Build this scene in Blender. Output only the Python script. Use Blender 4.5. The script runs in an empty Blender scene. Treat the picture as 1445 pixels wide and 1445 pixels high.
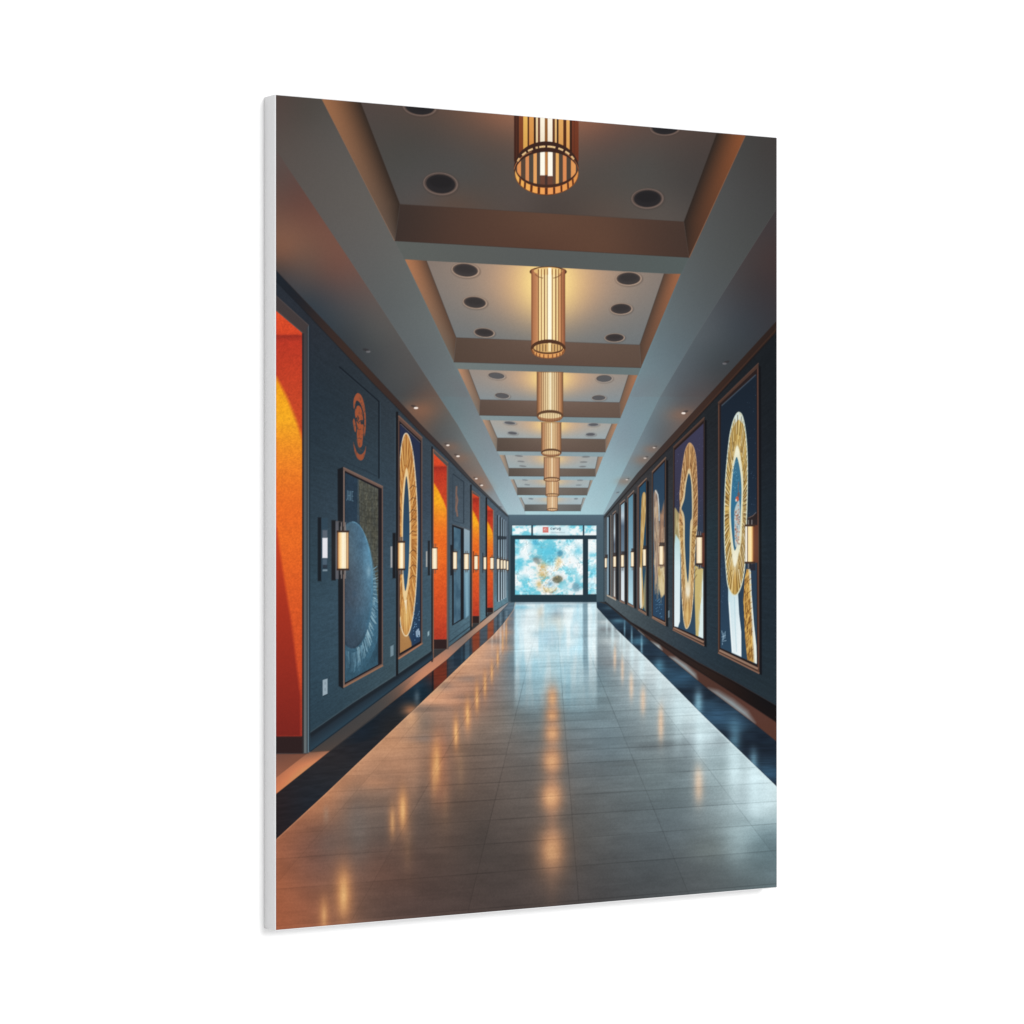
import bpy, math, random
import numpy as np

# ---------------------------------------------------------------- camera, light, exposure
S = bpy.context.scene; C = S.collection
W, H, T = .600, .800, .0222        # stretched canvas: 60 x 80 cm, 22 mm deep
ZC = 1.40                          # height of its middle above the floor
TH = math.radians(32.03)           # the camera looks at it from its left side
cam = bpy.data.objects.new('camera', bpy.data.cameras.new('camera')); C.objects.link(cam)
cam.data.sensor_width = 36; cam.data.lens = 101.97; cam.data.clip_start = .05; cam.data.clip_end = 200
cam.location = (-1.5823, -2.4766 - T, ZC + .0005); cam.rotation_euler = (math.radians(90), 0, -TH)
S.camera = cam
w = bpy.data.worlds.new('World'); S.world = w; w.use_nodes = True
w.node_tree.nodes['Background'].inputs[0].default_value = (1, 1, 1, 1); w.node_tree.nodes['Background'].inputs[1].default_value = .86
def softbox(loc, target, size, power):
    l = bpy.data.lights.new('softbox', 'AREA'); l.shape = 'DISK'; l.size = size; l.energy = power; l.color = (1, 1, 1)
    o = bpy.data.objects.new('softbox', l); C.objects.link(o); o.location = loc
    d = [target[i] - loc[i] for i in range(3)]
    from mathutils import Vector
    o.rotation_euler = Vector(d).to_track_quat('-Z', 'Y').to_euler(); return o
softbox((1.05, -4.9, ZC + 1.7), (0, 0, ZC), 3.0, 222)
S.view_settings.view_transform = 'Standard'; S.view_settings.look = 'None'; S.view_settings.gamma = 1
S.view_settings.exposure = 0; S.view_settings.use_curve_mapping = False
INK = 1.53                         # light falling on the sheet; ink reflectance = picture tone / INK

#PAINT-BEGIN
class Print:
    """The picture inked on the canvas. X (per column) and Y (per row and column) are
    sheet coordinates of every ink dot; all colours are ink colours, display-referred 0-255."""
    def __init__(s, X, Y):
        s.X = X; s.Y = Y; s.img = np.zeros(Y.shape + (3,), np.float32); s.clip = None
    def sub(s, x0, y0, x1, y1):
        c = np.where((s.X >= x0) & (s.X <= x1))[0]
        if len(c) == 0: return None
        c0, c1 = c[0], c[-1] + 1
        ys = s.Y[:, c0:c1]; r = np.where((ys.max(1) >= y0) & (ys.min(1) <= y1))[0]
        if len(r) == 0: return None
        return (slice(r[0], r[-1] + 1), slice(c0, c1))
    def xy(s, sl):
        Y = s.Y[sl]; return np.broadcast_to(s.X[sl[1]][None, :], Y.shape), Y
    def cover(s, pts, soft):
        xs = [p[0] for p in pts]; ys = [p[1] for p in pts]
        sl = s.sub(min(xs) - soft, min(ys) - soft, max(xs) + soft, max(ys) + soft)
        if sl is None: return None, None
        X, Y = s.xy(sl); n = len(pts)
        ins = np.zeros(X.shape, bool); d2 = np.full(X.shape, 1e9, np.float32)
        for i in range(n):
            x0, y0 = pts[i]; x1, y1 = pts[(i + 1) % n]
            dx, dy = x1 - x0, y1 - y0; L = dx * dx + dy * dy
            if L < 1e-9: continue
            t = np.clip(((X - x0) * dx + (Y - y0) * dy) / L, 0, 1)
            d2 = np.minimum(d2, (X - x0 - t * dx) ** 2 + (Y - y0 - t * dy) ** 2)
            if dy != 0: ins ^= ((y0 > Y) != (y1 > Y)) & (X < dx * (Y - y0) / dy + x0)
        d = np.sqrt(d2)
        return sl, np.clip(.5 + np.where(ins, d, -d) / soft, 0, 1)
    def put(s, sl, cov, col, a=1.):
        if sl is None: return
        X, Y = s.xy(sl); m = cov * a
        if s.clip is not None: m = m * s.clip[sl]
        if callable(col): c = col(X, Y)
        elif isinstance(col, list): c = field(col)(X, Y)
        else: c = np.array(col, np.float32)
        s.img[sl] = s.img[sl] * (1 - m[..., None]) + c * m[..., None]
    def poly(s, pts, col, a=1., soft=1.2): s.put(*s.cover(pts, soft), col, a)
    def rect(s, x0, y0, x1, y1, col, a=1., soft=1.2): s.poly([(x0, y0), (x1, y0), (x1, y1), (x0, y1)], col, a, soft)
    def line(s, pts, w, col, a=1., soft=1.2):
        for p, q in zip(pts[:-1], pts[1:]):
            dx, dy = q[0] - p[0], q[1] - p[1]; L = math.hypot(dx, dy) or 1; nx, ny = -dy / L * w / 2, dx / L * w / 2
            s.poly([(p[0] + nx, p[1] + ny), (q[0] + nx, q[1] + ny), (q[0] - nx, q[1] - ny), (p[0] - nx, p[1] - ny)], col, a, soft)
    def ell(s, cx, cy, rx, ry, col, a=1., soft=1., rot=0.):
        R = max(rx, ry) + soft + 1
        sl = s.sub(cx - R, cy - R, cx + R, cy + R)
        if sl is None: return
        X, Y = s.xy(sl); c, n = math.cos(rot), math.sin(rot)
        u = (X - cx) * c + (Y - cy) * n; v = -(X - cx) * n + (Y - cy) * c
        q = np.sqrt((u / rx) ** 2 + (v / ry) ** 2) + 1e-6
        g = np.sqrt((u / rx ** 2) ** 2 + (v / ry ** 2) ** 2) / q + 1e-9
        s.put(sl, np.clip(.5 - (q - 1) / g / soft, 0, 1), col, a)
    def glow(s, cx, cy, rx, ry, col, a=1., p=2.):
        sl = s.sub(cx - 3 * rx, cy - 3 * ry, cx + 3 * rx, cy + 3 * ry)
        if sl is None: return
        X, Y = s.xy(sl); s.put(sl, np.exp(-np.abs((X - cx) / rx) ** 2 - np.abs((Y - cy) / ry) ** p), col, a)
    def mul(s, f):
        m = f(*s.xy((slice(None), slice(None))))[..., None]
        if s.clip is not None: m = 1 + (m - 1) * s.clip[..., None]
        s.img = s.img * m
    def mask(s, pts, soft=1.):
        m = np.zeros(s.Y.shape, np.float32); sl, c = s.cover(pts, soft)
        if sl is not None: m[sl] = c
        return m

def field(cs, c=28.):
    """Smooth colour blend through scattered ink samples (x, y, r, g, b)."""
    P = np.array([q[:2] for q in cs], float); V = np.array([q[2:] for q in cs], float)
    D = np.sqrt(((P[:, None] - P[None]) ** 2).sum(-1) + c * c)
    n = len(P); A = np.zeros((n + 1, n + 1)); A[:n, :n] = D + np.eye(n) * -1.2; A[n, :n] = 1; A[:n, n] = 1
    w = np.linalg.solve(A, np.vstack([V, np.zeros((1, 3))]))
    lo, hi = V.min(0) - 6, V.max(0) + 6
    def f(X, Y):
        out = np.zeros(X.shape + (3,), np.float32) + w[n].astype(np.float32)
        for i in range(n):
            d = np.sqrt((X - P[i, 0]) ** 2 + (Y - P[i, 1]) ** 2 + c * c).astype(np.float32)
            out += d[..., None] * w[i].astype(np.float32)
        return np.clip(out, lo, hi)
    return f
def ramp(axis, stops):
    ts = [t for t, _ in stops]
    def f(X, Y):
        v = X if axis == 0 else Y
        return np.stack([np.interp(v, ts, [c[k] for _, c in stops]) for k in range(3)], -1)
    return f
def hsh(i, j, sd):
    n = (i * 374761393 + j * 668265263 + sd * 1274126177) & 0xffffffff
    n = ((n ^ (n >> 13)) * 1103515245) & 0xffffffff
    return ((n ^ (n >> 16)) & 0xffff) / 65535.
def vn(x, y, sd=0):
    xi = np.floor(x).astype(np.int64); yi = np.floor(y).astype(np.int64); u = x - xi; v = y - yi
    u = u * u * (3 - 2 * u); v = v * v * (3 - 2 * v)
    a, b, c, d = hsh(xi, yi, sd), hsh(xi + 1, yi, sd), hsh(xi, yi + 1, sd), hsh(xi + 1, yi + 1, sd)
    return (a * (1 - u) + b * u) * (1 - v) + (c * (1 - u) + d * u) * v
def fbm(x, y, sd=0, o=4):
    t = 0.; a = .5
    for k in range(o): t = t + a * vn(x * 2 ** k, y * 2 ** k, sd + k); a *= .5
    return t / (1 - .5 ** o)
def curve(pts, n=6):
    out = []; N = len(pts)
    for i in range(N):
        p0, p1, p2, p3 = [np.array(pts[(i + k) % N], float) for k in (-1, 0, 1, 2)]
        for j in range(n):
            t = j / n
            q = .5 * (2 * p1 + (p2 - p0) * t + (2 * p0 - 5 * p1 + 4 * p2 - p3) * t * t + (3 * p1 - p0 - 3 * p2 + p3) * t ** 3)
            out.append((q[0], q[1]))
    return out
def lerp(a, b, t): return a + (b - a) * t
def mix(c0, c1, t):
    c0 = np.array(c0, np.float32); c1 = np.array(c1, np.float32); return c0 + (c1 - c0) * t[..., None]
def yat(pl, x): return float(np.interp(x, [p[0] for p in pl], [p[1] for p in pl]))

VX, VY = 779., 795.         # where the corridor's lines meet
HX, HY = 7305., 722.6       # where the sheet's level lines meet (the sheet is seen at an angle)

# long edges of the corridor
SOF_L = [(380, 198), (502, 380), (535, 430), (619, 559), (646, 600), (681, 662), (717, 727)]
TRIM_L = [(380, 372), (389.5, 382), (482.5, 480), (594, 600), (623.4, 630), (663, 674), (716, 727)]
BEAM_L = [(450, 130), (454.7, 140.5), (557, 340), (571, 367), (640, 511), (645.4, 521), (676, 586), (680.5, 593), (700.6, 636.4), (704, 643), (717.4, 671.8), (720, 676), (729.4, 698.4), (732, 703), (740, 721), (741, 727)]
BEAM_R = [(1056, 180), (1050.8, 191.8), (971.7, 363.5), (960, 387), (904, 519), (899.5, 529), (875.1, 589.6), (871.2, 597), (854, 638), (850.5, 644), (840, 672.3), (836.5, 677), (828, 698.8), (826, 702), (819, 721), (818.4, 727)]
SOF_R = [(1100, 288), (1094.5, 295.8), (1032.6, 393.2), (980, 477), (931, 560), (882, 660), (850, 727)]
TRIM_R = [(1100, 448), (1094.5, 454), (1000, 557), (947, 614.8), (899.8, 667), (852.5, 726.5)]

def ceiling(p):
    # left and right low side ceilings
    p.poly([(380, 190)] + SOF_L[1:] + TRIM_L[::-1], [
        (392, 240, 92, 80, 76), (420, 290, 104, 78, 70), (400, 330, 122, 93, 78), (432, 365, 108, 88, 78), (395, 362, 116, 88, 74), (470, 380, 108, 84, 76), (410, 396, 78, 76, 78), (393, 378, 84, 74, 70), (425, 405, 76, 76, 78),
        (440, 420, 66, 72, 78), (480, 440, 74, 78, 82), (520, 470, 80, 84, 85), (500, 480, 66, 72, 76), (540, 510, 76, 80, 82), (560, 540, 80, 83, 84), (590, 560, 92, 84, 80), (592, 583, 118, 92, 78), (600, 572, 112, 90, 78),
        (570, 565, 80, 80, 80), (615, 600, 92, 90, 88), (640, 615, 100, 102, 102), (640, 650, 100, 94, 92), (660, 640, 110, 114, 114), (672, 670, 126, 112, 104), (690, 690, 128, 132, 134), (705, 715, 142, 156, 162)])
    p.poly(SOF_R + TRIM_R[::-1], [
        (1092, 310, 66, 62, 64), (1092, 370, 70, 60, 60), (1070, 400, 66, 62, 64), (1092, 430, 62, 60, 64), (1050, 400, 70, 68, 70), (1040, 450, 68, 74, 80), (1060, 470, 62, 68, 74), (1000, 470, 84, 92, 97), (1010, 520, 70, 76, 80),
        (980, 540, 84, 88, 92), (960, 570, 92, 92, 94), (965, 590, 108, 98, 94), (940, 570, 104, 112, 116), (930, 610, 98, 104, 108), (905, 630, 116, 128, 134), (910, 645, 108, 116, 120), (880, 680, 126, 144, 150), (860, 710, 142, 166, 174)])
    # undersides of the long beams
    p.poly([(380, 130), (450, 130)] + BEAM_L[1:] + SOF_L[::-1], [
        (392, 145, 84, 74, 70), (430, 150, 80, 76, 72), (400, 200, 88, 82, 78), (460, 190, 88, 86, 83), (450, 270, 93, 91, 88), (510, 290, 98, 97, 94), (500, 360, 97, 98, 97), (560, 380, 100, 104, 103),
        (545, 430, 96, 102, 103), (600, 460, 104, 112, 113), (600, 510, 100, 109, 112), (640, 540, 110, 121, 124), (640, 580, 108, 122, 126), (670, 610, 122, 137, 141), (680, 650, 128, 146, 152), (705, 680, 142, 166, 173), (728, 715, 160, 190, 198)])
    p.poly(BEAM_R + [(850, 727)] + SOF_R[::-1] + [(1100, 180)], [
        (1090, 205, 68, 66, 65), (1060, 210, 70, 70, 69), (1085, 270, 70, 71, 71), (1030, 270, 78, 80, 80), (1040, 350, 80, 84, 84), (990, 370, 88, 94, 95), (1000, 430, 88, 96, 99), (950, 450, 100, 112, 116), (960, 490, 98, 112, 118),
        (925, 520, 110, 128, 135), (920, 560, 116, 134, 140), (890, 590, 124, 148, 156), (885, 630, 130, 152, 160), (865, 650, 142, 172, 180), (850, 690, 152, 188, 196), (832, 715, 162, 200, 208)])
    p.clip = p.mask([(640, 540), (920, 540), (853, 727), (716, 727)], 30); p.img[..., 1] *= 1 - .045 * p.clip; p.img[..., 2] *= 1 - .04 * p.clip; p.clip = None
    p.clip = 1 - p.mask([(452, 130), (557, 340), (740, 726), (819, 726), (972, 363), (1052, 185)])
    p.mul(lambda X, Y: np.interp(Y, [130, 430, 600], [1.02, .99, 1.])); p.img[..., 1] *= 1 - .025 * p.clip * (p.Y < 560); p.img[..., 2] *= 1 - .03 * p.clip * (p.Y < 560); p.clip = None
    p.line([(454.7, 140.5), (557, 340)], 1.6, (150, 112, 88), .7)
    p.line([(1050.8, 191.8), (971.7, 363.5)], 2., (150, 98, 68), .7)
    coffers = [  # ceiling tl, tr, br, bl | drop br, bl | outer tl, tr
        ((507, 140), (1013, 182), (964.6, 312.8), (564, 288), (971.7, 363.5), (557, 340), (452, 136), (1053, 187)),
        ((601.5, 368), (936.7, 386.2), (902.3, 486.7), (643.3, 476.3), (904, 519), (640, 511), (571, 366), (960, 386.6)),
        ((660.7, 521.5), (886.5, 529), (873.9, 568), (676.9, 563.9), (875.1, 589.6), (676, 586), (645.6, 520.5), (899.3, 529.6)),
        ((690.4, 593), (863, 598), (854, 619.6), (701.2, 617.8), (854, 638), (700.6, 636.4), (680.5, 592.3), (871, 598)),
        ((712, 642.3), (843.3, 644.4), (839.7, 661.4), (717.4, 660.6), (840, 672.3), (717.4, 671.8), (704.6, 642), (850.5, 644.5)),
        ((724.6, 676.5), (832.5, 677.6), (829.8, 688.5), (729.4, 688), (828, 698.8), (729.4, 698.4), (720.2, 676.3), (836, 677.6)),
        ((735, 702), (822.6, 702.3), (820, 712), (739.8, 712), (819, 721), (740, 721), (732.5, 702), (826, 702.3))]
    # undersides of the cross beams
    cols = [(90, 93, 92), (108, 116, 117), (126, 140, 144), (138, 154, 160), (146, 168, 176), (158, 184, 192), (166, 200, 208)]
    for i, c in enumerate(coffers):
        nxt = coffers[i + 1] if i < 6 else None
        b0, b1 = (nxt[6], nxt[7]) if nxt else ((741.6, 727), (818, 727))
        k = cols[i]
        p.poly([c[5], c[4], (b1[0] + .5, b1[1] + .6), (b0[0] - .5, b0[1] + .6)], [(c[5][0], c[5][1] + 8, k[0] + 5, k[1] + 5, k[2] + 3), (773, c[5][1] + 15, *k), (c[4][0], c[4][1] + 8, k[0] - 3, k[1] + 2, k[2] + 2)])
    side = [((122, 84, 62), (62, 50, 44)), ((164, 112, 82), (92, 74, 64)), ((176, 128, 98), (112, 100, 92)), ((178, 138, 112), (122, 116, 110)), ((176, 144, 120), (130, 130, 126)), ((172, 150, 132), (140, 140, 138)), ((166, 158, 148), (150, 156, 158))]
    sideR = [((118, 72, 44), (66, 50, 42)), ((140, 92, 66), (104, 80, 66)), ((160, 110, 82), (130, 98, 78)), ((172, 128, 100), (140, 118, 102)), ((168, 134, 112), (140, 126, 116)), ((160, 144, 128), (140, 136, 130)), ((158, 154, 148), (150, 156, 158))]
    back = [((74, 50, 40), (66, 46, 40)), ((108, 90, 79), (96, 78, 68)), ((116, 99, 89), (102, 85, 75)), ((112, 98, 88), (102, 86, 78)), ((112, 102, 94), (108, 96, 88)), ((114, 108, 102), (110, 102, 96)), ((112, 112, 110), (108, 108, 106))]
    def sideface(a, g, dk, ol, tl, bl, dl):
        def f(X, Y):
            e = np.interp(Y, [ol[1], dl[1]], [ol[0], dl[0]]); q = np.interp(Y, [tl[1], bl[1]], [tl[0], bl[0]]); d = q - e
            tx = np.clip((X - e) / np.where(np.abs(d) < 1e-3, 1e-3, d), 0, 1); ty = np.clip((Y - ol[1]) / (dl[1] - ol[1]), 0, 1)
            c = np.array(a, np.float32) * (1 - ty[..., None]) + np.array(g, np.float32) * ty[..., None]
            k = (tx ** 1.6)[..., None]; return c * (1 - k) + np.array(dk, np.float32) * k
        return f
    LS = [((152, 108, 78), (92, 80, 72), (56, 46, 40)), ((168, 118, 86), (104, 96, 88), (92, 72, 60)), ((176, 134, 106), (116, 112, 106), (118, 98, 84)), ((176, 142, 118), (122, 120, 114), (126, 112, 100)), ((174, 148, 126), (130, 130, 126), (130, 120, 110)), ((172, 150, 132), (140, 140, 138), (138, 130, 122)), ((166, 158, 148), (150, 156, 158), (150, 146, 142))]
    RS = [((134, 84, 54), (74, 54, 44), (50, 42, 38)), ((150, 102, 74), (96, 76, 64), (84, 68, 58)), ((162, 116, 88), (120, 98, 82), (112, 92, 78)), ((170, 130, 102), (132, 114, 100), (126, 108, 94)), ((168, 136, 114), (138, 126, 116), (132, 118, 106)), ((160, 144, 128), (140, 136, 130), (138, 130, 122)), ((158, 154, 148), (150, 156, 158), (148, 146, 142))]
    for i, c in enumerate(coffers):
        tl, tr, br, bl, dr, dl, ol, orr = c
        p.poly([ol, tl, bl, dl], sideface(*LS[i], ol, tl, bl, dl)); p.poly([orr, tr, br, dr], sideface(*RS[i], orr, tr, br, dr))
        c0, c1 = back[i]
        if i == 0: p.poly([bl, br, dr, dl], [(570, 310, 66, 54, 49), (640, 325, 82, 62, 53), (760, 330, 96, 71, 58), (760, 345, 92, 67, 55), (860, 345, 96, 71, 58), (900, 330, 86, 65, 55), (962, 340, 74, 58, 51)])
        else: p.poly([bl, br, dr, dl], [(bl[0], bl[1] + 2, *[v * .84 for v in c0]), (774, bl[1] + 4, *[v * 1.03 for v in c0]), (774, dl[1], *c1), (br[0], br[1] + 2, *[v * .92 for v in c0])])
        cm = p.mask([tl, tr, br, bl])
        if i == 0:
            p.poly([tl, tr, br, bl], [(520, 150, 84, 74, 70), (600, 190, 80, 74, 70), (700, 180, 112, 84, 70), (715, 165, 136, 94, 74), (725, 160, 140, 96, 74), (825, 175, 132, 90, 72), (850, 190, 106, 80, 70), (940, 210, 82, 74, 70), (1000, 200, 78, 68, 64),
                (560, 220, 78, 76, 73), (650, 250, 80, 78, 76), (720, 220, 86, 76, 70), (830, 230, 84, 76, 71), (900, 230, 80, 77, 74), (970, 260, 74, 70, 68), (590, 270, 84, 80, 78), (640, 285, 92, 78, 70), (740, 285, 84, 76, 72), (850, 295, 88, 78, 72), (940, 300, 88, 82, 78), (770, 290, 78, 70, 66)])
            p.clip = cm
            p.glow(770, 160, 72, 26, (164, 116, 90), .6); p.glow(770, 215, 110, 70, (104, 92, 86), .4)
        else:
            base = [None, ((124, 114, 108), (110, 115, 117)), ((142, 134, 128), (130, 139, 143)), ((158, 158, 154), (150, 162, 166)), ((156, 164, 166), (152, 166, 170)), ((160, 172, 174), (156, 170, 174)), ((165, 182, 188), (160, 178, 184))][i]
            p.poly([tl, tr, br, bl], ramp(1, [(tl[1], base[0]), (bl[1], base[1])]))
            p.clip = cm
            H = bl[1] - tl[1]; W = tr[0] - tl[0]; cx = [0, 773.2, 776, 777.5, 778.3, 779, 779][i]
            y0 = tl[1] + .27 * H
            al = [0, 1, .95, .85, .6, .45, .3][i]
            p.glow(cx, y0 - .1 * H, W * .36, H * .62, (184, 156, 134), .85 * al)
            p.glow(cx, y0, W * .19, H * .48, (232, 172, 122), .85 * al)
            p.glow(cx, y0, W * .115, H * .42, (255, 228, 146), 1. * al)
        p.clip = None
        p.line([bl, br], .8, (60, 44, 38), .35); p.line([tl, bl], .8, (60, 48, 42), .5); p.line([tr, br], .8, (60, 48, 42), .5); p.line([dl, dr], .8, (50, 38, 34), .4)
    # recessed round speakers and cans
    for x, y, rx, ry, i in [(592, 151, 20, 10.5, 0), (621.4, 259.5, 20.5, 13, 0), (913.3, 280.4, 19, 11.6, 0), (938.3, 180.5, 18, 9, 0), (656.5, 381.5, 16.4, 8.4, 1), (669.8, 427, 14.4, 7.2, 1), (683, 469.6, 12.4, 5.4, 1),
                            (886.8, 393.4, 15.4, 8, 1), (876.2, 436, 13.4, 6.6, 1), (867, 476.8, 12, 5, 1), (700.3, 530.4, 10.4, 4, 2), (708.4, 558.6, 9, 3.4, 2), (852.3, 534.4, 10, 4.4, 2), (844.7, 561.6, 8.6, 3.2, 2),
                            (719, 596.8, 7.6, 2, 3), (722.8, 611.2, 6.4, 2, 3), (837, 599.2, 7, 2, 3), (832.9, 613, 6.4, 2.1, 3), (731.8, 643.4, 5.6, 1.2, 4), (734.8, 651.2, 5, 1, 4), (737.2, 657.8, 5, 1, 4), (826.3, 644.6, 5.6, 1.2, 4), (823.2, 652, 5, 1, 4),
                            (821.8, 658.4, 5, 1, 4), (740.4, 677.4, 4, 1., 5), (743.5, 684, 4, .9, 5), (818.2, 677.7, 4, 1., 5), (816.4, 684.5, 4, .9, 5), (748.9, 703.8, 3.4, 1., 6), (812.4, 703.8, 2.6, 1.1, 6)]:
        ro = .1 if x < 770 else -.02
        rim = [(126, 108, 100), (184, 160, 142), (182, 172, 164), (160, 166, 168), (166, 172, 174), (160, 170, 174), (160, 170, 174)][i]
        dk = [(44, 42, 44), (66, 62, 62), (92, 92, 94), (92, 92, 96), (120, 122, 124), (126, 132, 136), (118, 128, 134)][i]
        if i < 4: p.ell(x + .6, y + .6, rx * 1.3, ry * 1.32 + .4, (70, 60, 56), .3, 2.5, ro); p.ell(x, y, rx * 1.2, ry * 1.2 + .3, rim, .7, 1.5, ro)
        if i < 3: p.ell(x - .3, y - .3, rx * 1.1, ry * 1.1, (74, 64, 60), .75, 1., ro)
        p.ell(x, y, rx, ry, dk, .95, 1.4, ro)
        if i < 2: p.ell(x, y - ry * .2, rx * .8, ry * .65, tuple(v * .82 for v in dk), .5, 4, ro)
    # pinhole downlights in the side ceilings
    for x, y, s, dark in [(518, 495.5, 1.6, 1), (585.5, 575, 1.5, 0), (630.8, 627.8, 1.1, 0), (645, 643.2, 1.2, 0), (671, 675, .9, 0), (678.7, 684.4, .9, 0), (707, 716, .7, 1), (1023.2, 512.4, 1.5, 1), (965.2, 582.4, 1.4, 0), (923.4, 631.2, .9, 0), (910.6, 646, 1., 0), (884.8, 676.4, .8, 0), (870.4, 695.8, .8, 1)]:
        sg = 1 if x < 770 else -1
        if not dark: p.glow(x + 4 * sg, y + 3, 14 * s, 7 * s, (150, 108, 84), .4)
        p.ell(x - 1.2 * s * sg, y - 1.1 * s, 2.9 * s, 1.1 * s, (52, 48, 50), .55 if s > 1.3 else .35, 1.2, .25 * sg)
        p.ell(x + .8 * s * sg, y + .5 * s, 2. * s, 1. * s, (150, 145, 148) if dark else (250, 236, 226), .45 if dark else (.95 if x < 770 or s > 1.3 else .6), 1.2)

def pendants(p):
    def U(x, y): return 710 + x * .1038, 140 + y * .1038
    st = [(145, 212, 74, 46, 38), (212, 270, 128, 74, 46), (270, 330, 226, 176, 98), (330, 350, 84, 50, 28), (350, 414, 214, 152, 88), (414, 442, 66, 40, 26), (442, 470, 238, 214, 170), (470, 500, 112, 72, 54), (500, 564, 252, 244, 222),
          (564, 602, 146, 102, 58), (602, 668, 253, 246, 228), (668, 700, 104, 66, 44), (700, 727, 232, 190, 130), (727, 750, 66, 42, 32), (750, 815, 222, 166, 102), (815, 856, 92, 54, 34), (856, 902, 228, 172, 106), (902, 932, 66, 42, 34), (932, 1022, 118, 66, 46)]
    for x0, x1, r, g, b in st:
        (a, _), (c, _) = U(x0, 0), U(x1, 0); p.rect(a, 120, c, 228, ramp(1, [(160, (r, g, b)), (215, (r * .92, g * .88, b * .84))]), 1, .9)
    p.line([U(180, 0), U(180, 900)], 1, (96, 58, 42), .6); p.line([U(965, 0), U(965, 900)], 1, (86, 50, 38), .6)
    cx, cy = U(583, 940); k = .1038
    p.ell(cx, cy, 440 * k, 366 * k, (64, 42, 36), 1, 1., .02)
    # lit slits in the upper hoop
    for a0, a1 in [(-158, -150), (-141, -131), (-126, -116), (-110, -106), (-103, -92), (-88, -73), (-67, -57), (-52, -42), (-36, -27)]:
        pts = [U(583 + 420 * math.cos(math.radians(a)), 965 + 322 * math.sin(math.radians(a))) for a in np.linspace(a0, a1, 4)]
        p.line(pts, 2.5, (244, 206, 150), .95)
    cx2, cy2 = U(588, 1008)
    sl = p.sub(700, 190, 840, 290); X, Y = p.xy(sl)
    op = np.clip(.5 - (np.sqrt(((X - cx2) / (430 * k)) ** 2 + ((Y - cy2) / (290 * k)) ** 2) - 1) * 30, 0, 1)
    m = np.zeros(p.Y.shape, np.float32); m[sl] = op; p.clip = m
    p.rect(700, 190, 840, 290, (84, 74, 66))
    for x0, x1, r, g, b in [(185, 240, 214, 142, 88), (240, 300, 88, 72, 60), (300, 350, 206, 138, 92), (350, 408, 82, 74, 66), (408, 455, 222, 158, 100), (455, 500, 84, 72, 64), (565, 603, 176, 122, 72), (668, 710, 96, 74, 62), (712, 756, 226, 168, 102), (756, 808, 84, 72, 62), (808, 860, 210, 136, 88), (860, 918, 80, 70, 62), (918, 985, 218, 148, 92)]:
        (a, _), (c, _) = U(x0, 0), U(x1, 0); p.rect(a, 190, c, 290, (r, g, b), 1, 1.1)
    p.rect(*U(498, 1030), *U(670, 1180), (108, 72, 58), 1, 2)
    p.rect(*U(500, 700), *U(565, 1035), (253, 247, 230)); p.rect(*U(604, 700), *U(669, 1045), (254, 248, 232)); p.rect(*U(564, 1040), *U(600, 1200), (74, 56, 52))
    # near hoop: dark ring with lit panels below it
    cx3, cy3 = U(588, 922)
    r1 = np.sqrt(((X - cx3) / (418 * k)) ** 2 + ((Y - cy3) / (240 * k)) ** 2); low = (np.clip((Y - cy3) / 2 + .5, 0, 1))
    m2 = m.copy(); m2[sl] = op * np.clip((r1 - 1) * 25 + .5, 0, 1) * np.clip((Y - (cy3 - 8)) / 4, 0, 1); p.clip = m2
    p.rect(700, 190, 840, 290, (72, 48, 40))
    r2 = np.sqrt(((X - cx3) / (430 * k)) ** 2 + ((Y - cy3) / (283 * k)) ** 2)
    m3 = m.copy(); m3[sl] = op * np.clip((r2 - 1) * 30 + .5, 0, 1) * np.clip((Y - (cy3 - 4)) / 4, 0, 1); p.clip = m3
    p.rect(700, 190, 840, 290, ramp(0, [(725, (226, 170, 96)), (750, (238, 164, 88)), (774, (232, 152, 92)), (800, (226, 150, 84)), (816, (210, 140, 80))]))
    for x0, x1 in [(195, 222), (268, 296), (358, 392), (462, 497), (564, 602), (676, 706), (780, 806), (874, 900), (948, 972)]:
        (a, _), (c, _) = U(x0, 0), U(x1, 0); t = (x0 - 590) / 430; p.poly([(a - 4 * t, 236), (c - 4 * t, 236), (c, 276), (a, 276)], (92, 52, 34))
    p.clip = None
    n = 60
    p.line([U(588 + 432 * math.cos(t), 1008 + 291 * math.sin(t)) for t in np.linspace(.05, math.pi - .05, n)], .9, (120, 76, 48), .9)
    p.line([U(583 + 438 * math.cos(t), 985 + 305 * math.sin(t)) for t in np.linspace(math.pi + .1, math.pi * 1.35, 12)], .8, (196, 136, 88), .8)
    p.line([U(583 + 438 * math.cos(t), 985 + 305 * math.sin(t)) for t in np.linspace(-.95, -.1, 12)], .8, (196, 126, 80), .7)
    # the second lamp
    x0, x1 = 749.3, 797.2
    p.ell(773.2, 383.5, 26.3, 7.5, (92, 62, 44), 1)
    p.rect(x0, 380, x1, 492, ramp(0, [(x0, (128, 84, 60)), (x0 + 3, (170, 118, 84)), (x0 + 8, (190, 134, 96)), (x0 + 10, (214, 170, 118)), (773, (246, 226, 176)), (x1 - 10, (214, 170, 118)), (x1 - 7, (196, 140, 100)), (x1 - 2, (150, 98, 70)), (x1, (120, 78, 56))]))
    p.ell(773.2, 382.5, 20, 5.5, (222, 178, 118), 1)
    for a, b in [(758.6, 760.2), (763, 764), (767.3, 768.8), (771.4, 772.4), (778.6, 779.6), (783.2, 784.8), (787, 788), (791.3, 792.6)]: p.rect(a, 380, b, 490, (126, 88, 58), .9, .9)
    for a, b in [(760.6, 762.6), (764.8, 766.6), (769.4, 770.8), (780.2, 782.6), (785.2, 786.6)]: p.rect(a, 379, b, 488, (250, 222, 160), .9, .9)
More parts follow.
